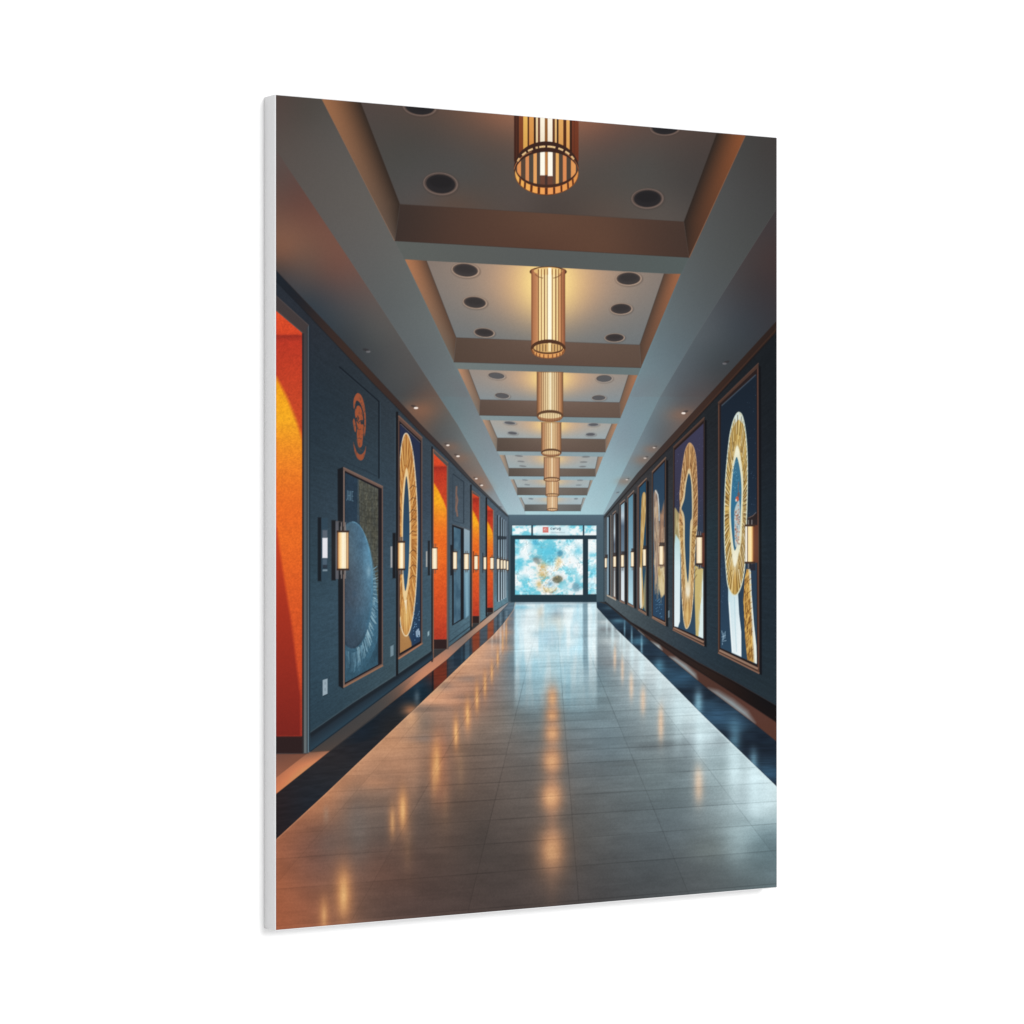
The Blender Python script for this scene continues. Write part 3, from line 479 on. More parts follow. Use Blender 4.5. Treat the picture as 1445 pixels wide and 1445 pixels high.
def right_wall(p):
    base = [(1100, 998), (1095, 995.4), (1036, 961.3), (986, 934.8), (926.4, 898.3), (890, 877.5), (853, 848)]
    p.poly(TRIM_R + base[::-1], [(1085, 520, 28, 34, 40), (1085, 650, 30, 38, 46), (1085, 800, 34, 46, 56), (1085, 950, 38, 52, 62), (1003, 600, 36, 42, 48), (1003, 750, 40, 56, 66), (1003, 900, 42, 58, 70), (1040, 955, 40, 54, 64), (945, 650, 48, 52, 58), (945, 800, 54, 68, 78), (945, 880, 56, 70, 80),
        (915, 720, 62, 66, 70), (915, 860, 64, 78, 86), (896, 720, 66, 70, 74), (897, 850, 70, 84, 92), (870, 740, 68, 76, 82), (856, 760, 76, 88, 96), (870, 848, 80, 94, 102)])
    W = p.mask(TRIM_R + base[::-1]); p.clip = W
    p.mul(lambda X, Y: 1 + (.14 * (fbm(X / 22, (Y - VY) / (X - VX + 1e-3) * 120, 15, 3) - .5)) * np.clip((X - 850) / 120, 0, 1) + .1 * (vn(X / 1.8, Y / 1.5, 19) - .5)); p.img[..., 0] *= 1 + .05 * p.clip; p.img[..., 2] *= 1 - .03 * p.clip; p.clip = None
    low = [(1100, 464), (1094.5, 470), (1010, 561.5), (950.8, 624.8), (902, 675), (852.5, 730)]
    p.poly(TRIM_R + low[::-1], [(1085, 475, 50, 38, 34), (1030, 535, 58, 42, 36), (980, 590, 66, 50, 44), (940, 628, 66, 54, 50), (900, 672, 68, 64, 64), (860, 720, 78, 86, 92)])
    p.line([(x, y - 4.5 * (x - 852) / 240) for x, y in low], 1.2, (104, 70, 52), .35, 1.4); p.line(low, 1.6, (22, 24, 28), .6, 1.6)

def rays(p, outer, inner, N, cols, w=.8, a=.75, jit=.5):
    def rs(c):
        c = np.array(c + [c[0]]); L = np.concatenate([[0], np.cumsum(np.hypot(*np.diff(c, axis=0).T))]); t = (np.arange(N) + .5) / N * L[-1]
        return np.stack([np.interp(t, L, c[:, 0]), np.interp(t, L, c[:, 1])], -1)
    A, B = rs(outer), rs(inner)
    for i in range(N):
        k = (i + random.choice((0, 0, 1))) % N; q = B[k] + np.array((random.uniform(-jit, jit), random.uniform(-jit, jit) * 3)); e = A[i] + (q - A[i]) * .06
        f = random.uniform(.55, 1.); p.line([tuple(e), tuple(e + (q - e) * f)], w * random.uniform(.7, 1.3), cols[i % len(cols)], a * random.uniform(.6, 1.))

def gold_art(cx, cy, rx, ry, ca, cb, fr, sd):
    def f(X, Y):
        a = np.arctan2((Y - cy) / ry, (X - cx) / rx); r = np.hypot((Y - cy) / ry, (X - cx) / rx)
        return mix(ca, cb, np.clip((vn(a * fr, r * .9, sd) * .75 + .25 * vn(a * fr * 2.3, r * 2, sd + 1) - .27) * 2.1, 0, 1))
    return f

def frame_right(p, ot, oi, col, cop=(86, 66, 57)):
    tl, tr, br, bl = ot; a, b, c, d = oi
    p.poly([(tr[0], tr[1] + 3), (tr[0] + 3.2, tr[1] + 5), (br[0] + 3.2, br[1] + 1), br], (20, 20, 24), .85, 2)
    p.poly(ot, cop); p.poly([lerp2(tl, a, .45), lerp2(tr, b, .45), lerp2(br, c, .55), lerp2(bl, d, .55)], (44, 34, 34))
    p.line([tl, tr], 1.3, tuple(min(255, v * 1.25) for v in cop), .8); k = (br[1] - c[1])
    m0, m1 = lerp2(bl, d, .55), lerp2(br, c, .55); p.line([m0, m1], max(1, k * .22), (160, 132, 114), .85); p.line([lerp2(bl, d, .08), lerp2(br, c, .08)], max(.8, k * .14), (150, 116, 98), .8)
    p.poly(oi, col)
def lerp2(a, b, t): return (lerp(a[0], b[0], t), lerp(a[1], b[1], t))

def frames_right(p):
    random.seed(11)
    G = gold_art
    # nearest: halo of golden rays over a blue hollow
    oi = [(1016.8, 573), (1067.2, 527.6), (1067.6, 937.6), (1016.2, 914.2)]
    frame_right(p, [(1012.8, 568.4), (1070, 512.4), (1071.4, 951.3), (1012.8, 921.7)], oi, ramp(1, [(540, (30, 40, 52)), (700, (34, 48, 64)), (820, (44, 64, 84)), (930, (50, 76, 96))]), (78, 58, 50))
    p.line([(1018, 572.5), (1066, 529)], 1.6, (92, 104, 116), .6, 1.5); p.line([(1014, 572), (1014, 918)], 1, (132, 96, 80), .5); p.line([(1068.6, 520), (1069.4, 948)], 1, (124, 84, 70), .7)
    p.clip = p.mask(oi)
    for i in range(70): p.ell(random.uniform(1017, 1024) if i < 34 else random.uniform(1054, 1067), random.uniform(790, 850) if i < 34 else random.uniform(540, 745), random.uniform(.25, .6), random.uniform(.3, .7), (96, 118, 142), random.uniform(.2, .5))
    p.poly([(1027.2, 830), (1041, 836), (1042.6, 866), (1045.6, 892), (1045.8, 927), (1032.2, 921), (1029.8, 885), (1027.2, 846)], lambda X, Y: mix((190, 218, 226), (232, 240, 242), np.clip((X - 1028) / 16 * .5 + (Y - 830) / 180, 0, 1)), 1, 1.3)
    p.line([(1029, 850), (1031, 885), (1033.5, 919)], 1.4, (244, 248, 248), .7); p.line([(1036, 842), (1037, 880), (1039, 920)], 1.4, (164, 200, 212), .5)
    p.poly([(1053.3, 803), (1058.8, 803), (1060.4, 839), (1063.5, 880), (1067, 912), (1068, 937), (1054, 931), (1051, 900), (1048.4, 846), (1050.4, 816)], lambda X, Y: mix(mix((206, 164, 92), (120, 84, 44), np.clip(vn(X / 1.1, (Y + X) / 5, 67) * 1.6 - .4, 0, 1)), (226, 232, 224), np.clip((X - lerp(1055, 1062, np.clip((Y - 805) / 130, 0, 1))) / 3.4, 0, 1)), 1, 1.2)
    for y in np.linspace(812, 928, 15):
        x = lerp(1050, 1054, (y - 805) / 130); p.line([(x, y + 5), (x + 4, y), (x + 9, y - 4)], .9, random.choice([(112, 78, 40), (140, 104, 60), (214, 176, 110)]), .75)
    o = curve([(1042.2, 582), (1047, 587), (1050.6, 603), (1053, 625), (1054.2, 655), (1054, 695), (1053, 730), (1052, 765), (1050, 803), (1046, 825), (1041, 837), (1035.8, 840), (1031, 836), (1026.6, 825), (1024.2, 801), (1022.4, 770), (1021.8, 735), (1022.6, 695), (1025, 657), (1029, 618), (1033.5, 597), (1038, 586)])
    p.poly(o, G(1038, 712, 15, 126, (204, 174, 108), (140, 110, 60), 30, 3), 1, 1.2)
    p.poly([(1049.8, 690), (1054, 690), (1052.6, 750), (1049.6, 808), (1044, 826), (1045, 780), (1048, 740)], (146, 128, 100), .65, 2.5)
    for i in range(len(o)): p.line([o[i], o[(i + 1) % len(o)]], 1.5, (210, 222, 208), .9)
    p.poly([(1037, 587), (1042, 582), (1047, 588), (1050, 600), (1046, 596), (1042, 592), (1038, 596), (1034, 604)], (204, 224, 228), .85, 1.6)
    p.glow(1037, 815, 7, 16, (206, 156, 84), .5)
    inn = curve([(1040, 629), (1045.5, 650), (1048.4, 680), (1047.4, 720), (1046, 760), (1042, 782), (1036.4, 800), (1032.4, 782), (1030, 755), (1028.6, 720), (1030.8, 680), (1034.4, 648)])
    p.poly(inn, (226, 226, 200), .92, 2)
    rays(p, o, inn, 150, [(242, 222, 160), (84, 62, 30), (206, 172, 104), (112, 86, 44), (250, 238, 200), (70, 52, 28)], .85, .85)
    p.glow(1037, 792, 5, 16, (250, 246, 226), .55); p.glow(1040, 636, 4, 9, (250, 246, 220), .5)
    for i in range(0):
        t = i / 44 * 2 * math.pi; a = (1038 + 8.6 * math.cos(t), 715 + 84 * math.sin(t)); b = (1038 + 13.6 * math.cos(t + .06), 712 + 116 * math.sin(t + .06))
        p.line([a, b], .8, random.choice([(240, 228, 184), (92, 68, 34), (206, 172, 98), (244, 236, 208)]), .7)
    hole = curve([(1039.4, 645), (1044, 664), (1046, 690), (1045, 720), (1043, 752), (1036.6, 777), (1032.4, 752), (1030.8, 720), (1032.6, 680), (1035.4, 657)])
    p.poly(hole, ramp(1, [(645, (66, 110, 132)), (700, (56, 112, 142)), (775, (52, 100, 126))]), 1, 1.3)
    for i in range(40): p.ell(random.uniform(1033, 1044), random.uniform(648, 700), .4, .6, random.choice([(120, 170, 190), (30, 70, 96)]), .7)
    p.poly(curve([(1039, 711), (1043, 708), (1044, 740), (1041, 768), (1037, 770), (1036, 745), (1036, 722)]), (206, 206, 198), .8, 1.8)
    for i in range(70): p.ell(random.uniform(1036.5, 1043.4), random.uniform(712, 768), random.uniform(.4, 1.), random.uniform(.6, 1.6), random.choice([(176, 104, 76), (150, 84, 66), (236, 230, 220), (110, 84, 76), (190, 150, 120), (90, 120, 136)]), .7, 1.4)
    p.ell(1040, 704, 2.3, 3.6, (196, 92, 66), .9); p.ell(1041.6, 698, 1.3, 3.6, (120, 84, 74), .8); p.line([(1042, 680), (1041, 690), (1044, 700)], 1.1, (120, 96, 92), .8); p.ell(1038.4, 706, 1.3, 2., (230, 206, 190), .8)
    for pts in ([(1018, 890), (1020, 898), (1019, 904)], [(1021, 893), (1020.5, 903)], [(1023, 891), (1022.4, 901)], [(1018.5, 905), (1024.5, 904)], [(1018, 899), (1023.4, 896.5)], [(1019, 907), (1019, 910)]): p.line(pts, .9, (150, 174, 190), .85)
    p.clip = None
    # second: golden loop on violet
    oi = [(951.8, 635.6), (992.3, 597.6), (992, 901), (951, 883.6)]
    frame_right(p, [(949.7, 631), (993.6, 588.7), (993.4, 912), (948.7, 889)], oi, ramp(1, [(600, (64, 63, 86)), (690, (64, 62, 82)), (760, (50, 64, 82)), (900, (52, 78, 98))]), (80, 61, 53))
    p.clip = p.mask(oi)
    for i in range(60): p.ell(random.uniform(952, 962) if i % 2 else random.uniform(983, 992), random.uniform(610, 740), random.uniform(.2, .55), random.uniform(.3, .6), (112, 114, 146), random.uniform(.2, .6))
    p.poly(curve([(951, 720), (956, 722), (962, 732), (966, 750), (966, 775), (958, 780), (951, 770)]), lambda X, Y: mix((150, 136, 96), (196, 180, 134), vn(X / 1.2, Y / 10, 3)), .9, 2)
    p.poly([(953, 754), (959.4, 764), (959.8, 800), (959, 877), (956.4, 885), (951, 884), (950.6, 775)], ramp(1, [(755, (176, 206, 206)), (800, (206, 228, 232)), (884, (226, 238, 240))]), 1, 1.5)
    p.poly([(980.4, 798), (992, 803), (992.4, 902), (981.4, 897), (979.8, 840)], lambda X, Y: mix((192, 172, 116), (214, 232, 232), np.clip((X - 986.4) / 3 + (Y - 855) / 40 + (vn(X / .8, Y / 8, 66) - .5) * .8, 0, 1)), 1, 1.5)
    o = curve([(973.6, 625.3), (978.6, 632.3), (981.8, 648.5), (983.2, 680), (983.8, 705), (983.2, 742), (980.2, 777), (978.4, 827), (976.7, 852), (973.6, 877), (968.4, 887), (965, 877), (962.7, 852), (961.5, 821), (961, 790), (959.5, 765), (957.5, 745), (959, 722), (960, 714), (959, 702), (959.6, 690), (961.8, 667), (966, 638.6), (970, 628)])
    p.poly(o, G(970.5, 752, 12, 130, (196, 156, 108), (116, 82, 52), 46, 7), 1, 1.2)
    p.poly([q for q in o if q[1] > 740] , ramp(1, [(740, (190, 160, 100)), (800, (186, 152, 84)), (880, (214, 176, 104))]), .5, 3)
    for i in range(len(o)): p.line([o[i], o[(i + 1) % len(o)]], 1.1, (222, 210, 180) if o[i][1] > 740 else (196, 160, 124), .8)
    for y in range(690, 820, 9): p.line([(977, y + 4), (980, y), (983, y - 5)], 1., (104, 74, 44), .6); p.line([(962, y + 2), (965, y + 7)], .9, (110, 80, 48), .4)
    p.poly(curve([(971.8, 661), (976, 676), (978, 700), (977.6, 732), (975.6, 760), (974.6, 795), (974, 830), (970.6, 842), (967, 830), (965, 795), (963.6, 765), (963, 735), (959.6, 716), (963.6, 700), (966.4, 680)]), (224, 208, 170), .75, 1.6)
    i2 = curve([(971.8, 661), (976, 676), (978, 700), (977.6, 732), (975.6, 760), (974.6, 795), (974, 830), (970.6, 842), (967, 830), (965, 795), (963.6, 765), (963, 735), (959.6, 716), (963.6, 700), (966.4, 680)])
    rays(p, o, i2, 150, [(224, 186, 138), (104, 72, 44), (188, 146, 98), (126, 88, 54), (234, 206, 160)], .7, .7)
    p.poly(curve([(971.8, 668), (975.2, 684), (976, 727), (973.8, 737), (973, 762), (972.6, 790), (970.6, 822), (968, 804), (966, 768), (965.8, 735), (964, 724), (961.4, 717), (965.4, 704), (968, 682)]), (48, 76, 98), 1, 1.2)
    p.glow(970, 835, 4, 12, (240, 236, 220), .7); p.glow(969, 868, 3.4, 10, (236, 206, 140), .5)
    p.clip = None
    # third: pale column and fringe
    oi = [(921.4, 669), (937.4, 652), (937.4, 876), (921, 868.6)]
    frame_right(p, [(919.6, 666), (939.2, 645.2), (939.2, 883.4), (919.4, 872)], oi, ramp(1, [(660, (48, 68, 88)), (750, (52, 78, 98)), (870, (48, 74, 98))]), (104, 84, 72))
    p.clip = p.mask(oi)
    tx = lambda a, b, sd: (lambda X, Y: mix(a, b, vn(X / .9, Y / 9, sd)))
    p.poly(curve([(924.5, 691.5), (927.6, 696), (929.3, 712), (930, 740), (932, 770), (930, 800), (926, 824), (923.4, 812), (922.4, 770), (921.6, 720), (922, 698)]), tx((196, 172, 150), (128, 108, 96), 41), .92, 2.4)
    p.poly([(937.6, 706), (934, 718), (930.5, 726), (929.6, 760), (928, 800), (929, 828), (932.5, 842), (938, 838)], tx((186, 146, 116), (122, 98, 82), 42), .9, 3)
    p.line([(924.5, 692), (927.8, 698), (929.4, 714), (929.8, 735)], 1.1, (214, 224, 226), .9)
    p.poly([(927.5, 800), (938, 800), (938, 838), (933, 843), (930, 832)], tx((228, 220, 190), (170, 142, 92), 43), .92, 2.6)
    for i in range(60):
        x = random.uniform(922, 937.5); y = random.uniform(700, 838); p.line([(x, y), (x + random.uniform(-.4, .4), y + random.uniform(6, 20))], .6, random.choice([(222, 206, 180), (110, 92, 80), (204, 176, 130)] if y > 740 or x < 930 else [(60, 84, 108)]), .5)
    for i in range(26):
        x = random.uniform(923, 937); y = random.uniform(822, 840); p.line([(x, y - 12), (x + random.uniform(-.5, .5), y + random.uniform(0, 8))], .7, (214, 196, 150) if x > 928 else (170, 150, 124), .6)
    p.rect(919, 760, 921, 800, (0, 0, 0), 0)
    for i in range(24): p.ell(random.uniform(924, 936), random.uniform(845, 872), .4, .5, (120, 160, 190), .8)
    p.clip = None
    oi = [(902, 688.6), (911, 679), (911, 863.4), (902, 857.8)]
    frame_right(p, [(900.2, 686.7), (912, 674.6), (912, 868.6), (900, 861)], oi, (44, 78, 100), (110, 92, 80))
    p.clip = p.mask(oi)
    p.poly(curve([(908, 694.5), (911, 700), (910.6, 730), (908, 760), (906, 800), (908, 850), (904.6, 858), (902.6, 830), (902.6, 790), (904, 730), (905.4, 702)]), tx((208, 180, 130), (160, 126, 74), 44), 1, 1.3)
    p.poly([(902, 800), (904.6, 802), (906, 856), (903, 860), (902, 850)], (228, 228, 214), .8, 1.2); p.poly([(906, 852), (911, 800), (911, 864)], (206, 178, 122), .6, 2)
    p.clip = None
    for ot, oi, c in [(((885.2, 701.6), (894.2, 692), (894.2, 857.6), (885, 852.8)), ((886.4, 703.6), (893, 697), (893, 854), (886.2, 850)), ramp(1, [(700, (96, 134, 152)), (780, (126, 162, 180)), (850, (176, 212, 224))])),
                      (((874.2, 711.4), (881.4, 704.8), (881.4, 852.2), (874, 848.6)), ((876, 713), (880.6, 709), (880.6, 849), (876, 846.4)), ramp(1, [(710, (140, 170, 184)), (728, (180, 194, 204)), (742, (92, 108, 124)), (790, (110, 130, 146)), (810, (206, 220, 228)), (848, (220, 228, 232))])),
                      (((864, 725), (868.8, 720.6), (868.8, 845.8), (864, 843)), ((865.6, 727), (867.8, 724), (867.8, 843), (865.6, 841)), ramp(1, [(725, (124, 140, 152)), (752, (190, 206, 214)), (768, (96, 108, 122)), (800, (150, 160, 168)), (842, (206, 208, 204))]))]:
        frame_right(p, ot, oi, c, (112, 98, 90))
    p.rect(884.6, 700, 885.8, 853, (112, 92, 84), .7); p.rect(898.6, 686, 900.4, 860, (96, 78, 74), .8); p.rect(856.2, 730, 858.8, 839, (134, 158, 172)); p.rect(858.8, 728, 860.8, 840, (34, 38, 44)); p.rect(860.8, 727, 862, 841, (128, 116, 108)); p.rect(872, 712, 873.4, 848, (60, 62, 66), .8)
    p.poly([(856, 839), (862, 842), (869, 846), (869, 847.6), (856, 840.8)], (196, 180, 160), .9)
    p.poly([(942.4, 862), (944.4, 861), (944.4, 871), (942.4, 872)], (120, 140, 150), .9)
    # wall lamps on the right
    p.poly([(1054, 731), (1067.8, 724), (1067.8, 742), (1054, 742)], (46, 36, 36), .9); p.line([(1055.5, 731), (1062, 728), (1066.5, 723)], 1, (150, 130, 120), .6)
    p.rect(1062, 741, 1069, 794, (104, 60, 44), .9, 1.5)
    sconce(p, 1051, 1064.8, 742.6, 793, rod=9, flip=True); p.rect(1058, 796, 1065.6, 805, (44, 44, 54), .9, 1.5)
    p.rect(989.6, 752, 993.6, 800, (96, 52, 40), .9, 1.5); sconce(p, 982.2, 990.8, 758, 795, rod=8, flip=True)
    for x0, x1, y0, y1 in [(929.8, 935.8, 770.5, 797), (906.8, 911.2, 775, 798.5), (890, 894, 779, 799.6), (876, 880, 783, 800), (865, 869, 785, 800), (853, 856, 787.5, 801)]:
        p.rect(x0 + .5, y0 - 5, x1 + 1.4, y0, (40, 36, 38), .8); sconce(p, x0, x1, y0, y1, rod=5)
    p.glow(934, 785, 3, 12, (250, 220, 170), .25)

def end_wall(p):
    p.rect(716, 726.3, 853, 849.3, ramp(1, [(726, (88, 108, 120)), (740, (82, 100, 111)), (850, (70, 90, 100))]), 1, 1)
    p.rect(715, 728, 718, 851, (60, 74, 84), .8); p.rect(851, 728, 853, 849, (60, 72, 80), .7)
    p.rect(720, 755, 841.3, 849.6, (44, 62, 72)); p.rect(721.6, 741, 841.3, 756, (50, 72, 84)); p.poly([(716, 849.2), (721, 849.2), (716, 853)], (96, 112, 122))
    def sky(X, Y):
        n = fbm(X / 13., Y / 11., 61, 5); m = fbm(X / 5., Y / 4., 71, 4)
        c = mix((120, 200, 218), (238, 247, 248), np.clip((n - .36) * 4. + (m - .5) * 2.4, 0, 1)); return c
    def spl(l):
        for x, y, rx, ry, c, a in l: p.glow(680 + x * .1384, 700 + y * .1384, rx * .1384, ry * .1384, c, a)
    for r in [(722.3, 741.6, 749.2, 755.2), (751.8, 741.6, 821.9, 755.2), (824.2, 741.6, 841.2, 755.2), (726.5, 761, 822, 839.2), (829.6, 761, 841.2, 838.4)]:
        p.rect(*r, sky)
    p.clip = np.maximum(p.mask([(726.5, 761), (822, 761), (822, 839.2), (726.5, 839.2)]), p.mask([(829.6, 761), (841.2, 761), (841.2, 838.4), (829.6, 838.4)]))
    W = (242, 248, 249); C = (98, 194, 220); T = (206, 172, 112); Gy = (112, 132, 136)
    spl([(460, 520, 60, 90, W, .9), (350, 480, 30, 40, C, .8), (545, 475, 30, 25, (70, 160, 195), .8), (670, 560, 90, 60, C, .95), (700, 650, 50, 60, C, .9), (380, 700, 50, 70, C, .9), (480, 780, 90, 60, W, .95), (920, 640, 70, 110, W, .95), (980, 560, 40, 60, C, .7), (860, 480, 60, 25, C, .5),
         (400, 950, 70, 30, C, .6), (480, 860, 40, 20, C, .6), (560, 640, 45, 30, Gy, .7), (790, 590, 35, 35, (60, 140, 170), .8), (620, 720, 50, 50, T, .75), (780, 670, 30, 50, (216, 186, 130), .8), (620, 800, 50, 30, (214, 168, 96), .8), (700, 760, 60, 40, W, .7), (770, 850, 50, 40, (108, 112, 96), .9), (580, 900, 30, 40, T, .8),
         (690, 900, 40, 35, (124, 178, 206), .8), (680, 960, 70, 25, (222, 198, 142), .7), (960, 930, 50, 45, (112, 160, 180), .75), (850, 930, 50, 50, (190, 226, 234), .7), (1000, 800, 40, 60, W, .6), (1120, 600, 40, 30, C, .6), (1130, 780, 35, 40, C, .7), (1120, 690, 40, 40, W, .7), (1110, 900, 40, 50, (176, 222, 236), .8)])
    for x, y, rx, ry, ro, c, a in [(757, 791.5, 6, 3.4, .7, (128, 134, 130), .65), (786.5, 817.5, 7, 5, -.2, (112, 108, 88), .7), (812.5, 828.5, 5, 6.4, -.5, (120, 156, 170), .6), (790, 781, 4, 4.6, .3, (84, 142, 164), .6), (755, 765.5, 4, 3, .2, (96, 176, 204), .7), (775, 783, 9, 12, .3, (98, 188, 214), .35), (772, 770, 13, 4, 0, (110, 190, 210), .5)]:
        p.ell(x, y, rx, ry, c, a, 2.4, ro)
    for i in range(90):
        t = random.random(); x = lerp(763, 770, t) + random.gauss(0, 3.4); y = lerp(796, 832, t) + random.gauss(0, 2); p.ell(x, y, random.uniform(.5, 1.6), random.uniform(.4, 1.), random.choice([(206, 164, 98), (226, 204, 160), (186, 150, 98), (244, 240, 226)]), .5, 1.4, random.uniform(-1, 1))
    for i in range(50):
        t = random.random(); x = lerp(792, 783, t) + random.gauss(0, 2); y = lerp(790, 805, t) + random.gauss(0, 2); p.ell(x, y, random.uniform(.5, 1.4), random.uniform(.4, 1.), random.choice([(206, 168, 108), (226, 208, 170), (244, 240, 226)]), .5, 1.4, .8)
    for i in range(60):
        a = random.uniform(0, 3.4); x = 776 + 9 * math.cos(a); y = 828 + 8 * math.sin(a); p.ell(x, y, random.uniform(.5, 1.5), random.uniform(.4, .9), random.choice([(206, 172, 112), (222, 206, 170), (150, 160, 156)]), .5, 1.4, a)
    p.mul(lambda X, Y: 1 + .3 * (vn(X / 1.6, Y / 1.6, 81) - .5) * np.clip((fbm(X / 9, Y / 9, 83) - .4) * 4, 0, 1))
    random.seed(8)
    for i in range(60):
        x = random.gauss(780, 16); y = random.gauss(815, 16); p.ell(x, y, random.uniform(.4, 1.1), random.uniform(.3, .8), random.choice([(186, 146, 84), (150, 126, 94), (226, 200, 150), (150, 176, 180)]), .4, 1.6)
    for i in range(50):
        x = random.uniform(727, 821); y = random.uniform(762, 838); p.ell(x, y, random.uniform(.4, 1.2), random.uniform(.3, .8), random.choice([(90, 166, 192), (250, 252, 252), (120, 196, 216)]), .4, 1.8)
    p.clip = None
    # notice in the transom light: red tile with a mark, two lines of lettering
    p.rect(757, 742.4, 803, 754.6, (222, 240, 244), .85, 4)
    p.rect(765.6, 743.8, 773.4, 751.4, (198, 92, 84)); p.line([(767.4, 745.4), (767.4, 750)], .8, (244, 226, 222), .8); p.line([(767.4, 747.4), (769.4, 745.6), (769.4, 750)], .7, (244, 226, 222), .8); p.line([(771.4, 745.2), (771.4, 750)], .8, (244, 226, 222), .7)
    k = (84, 100, 112)
    def L(x, s):
        y = 744.4
        d = {'c': [[(2, .6), (.6, .4), (0, 1.6), (.6, 2.8), (2, 2.6)]], 'w': [[(0, .4), (.5, 2.8), (1.1, 1.2), (1.7, 2.8), (2.2, .4)]], 'r': [[(0, .4), (0, 2.9)], [(0, 1.2), (.7, .5), (1.6, .6)]], 'u': [[(0, .4), (.1, 2.4), (1, 2.9), (1.9, 2.3), (1.9, .4)], [(1.9, 2), (2, 2.9)]], 'g': [[(1.9, .6), (.6, .4), (0, 1.5), (.6, 2.5), (1.8, 2.2)], [(1.9, .4), (1.9, 3.5), (1, 4.2), (.1, 3.9)]]}[s]
        for q in d: p.line([(x + a, y + b) for a, b in q], .75, k, .9, .9)
    for x, s in ((776.6, 'c'), (779.7, 'w'), (782.9, 'r'), (785.4, 'u'), (788.6, 'g')): L(x, s)
    for i in range(13): x = 776.6 + i * 1.6; p.line([(x, 751 - (.8 if i in (1, 4, 9) else 0)), (x + .9, 752.2)], .7, (122, 140, 150), .6)

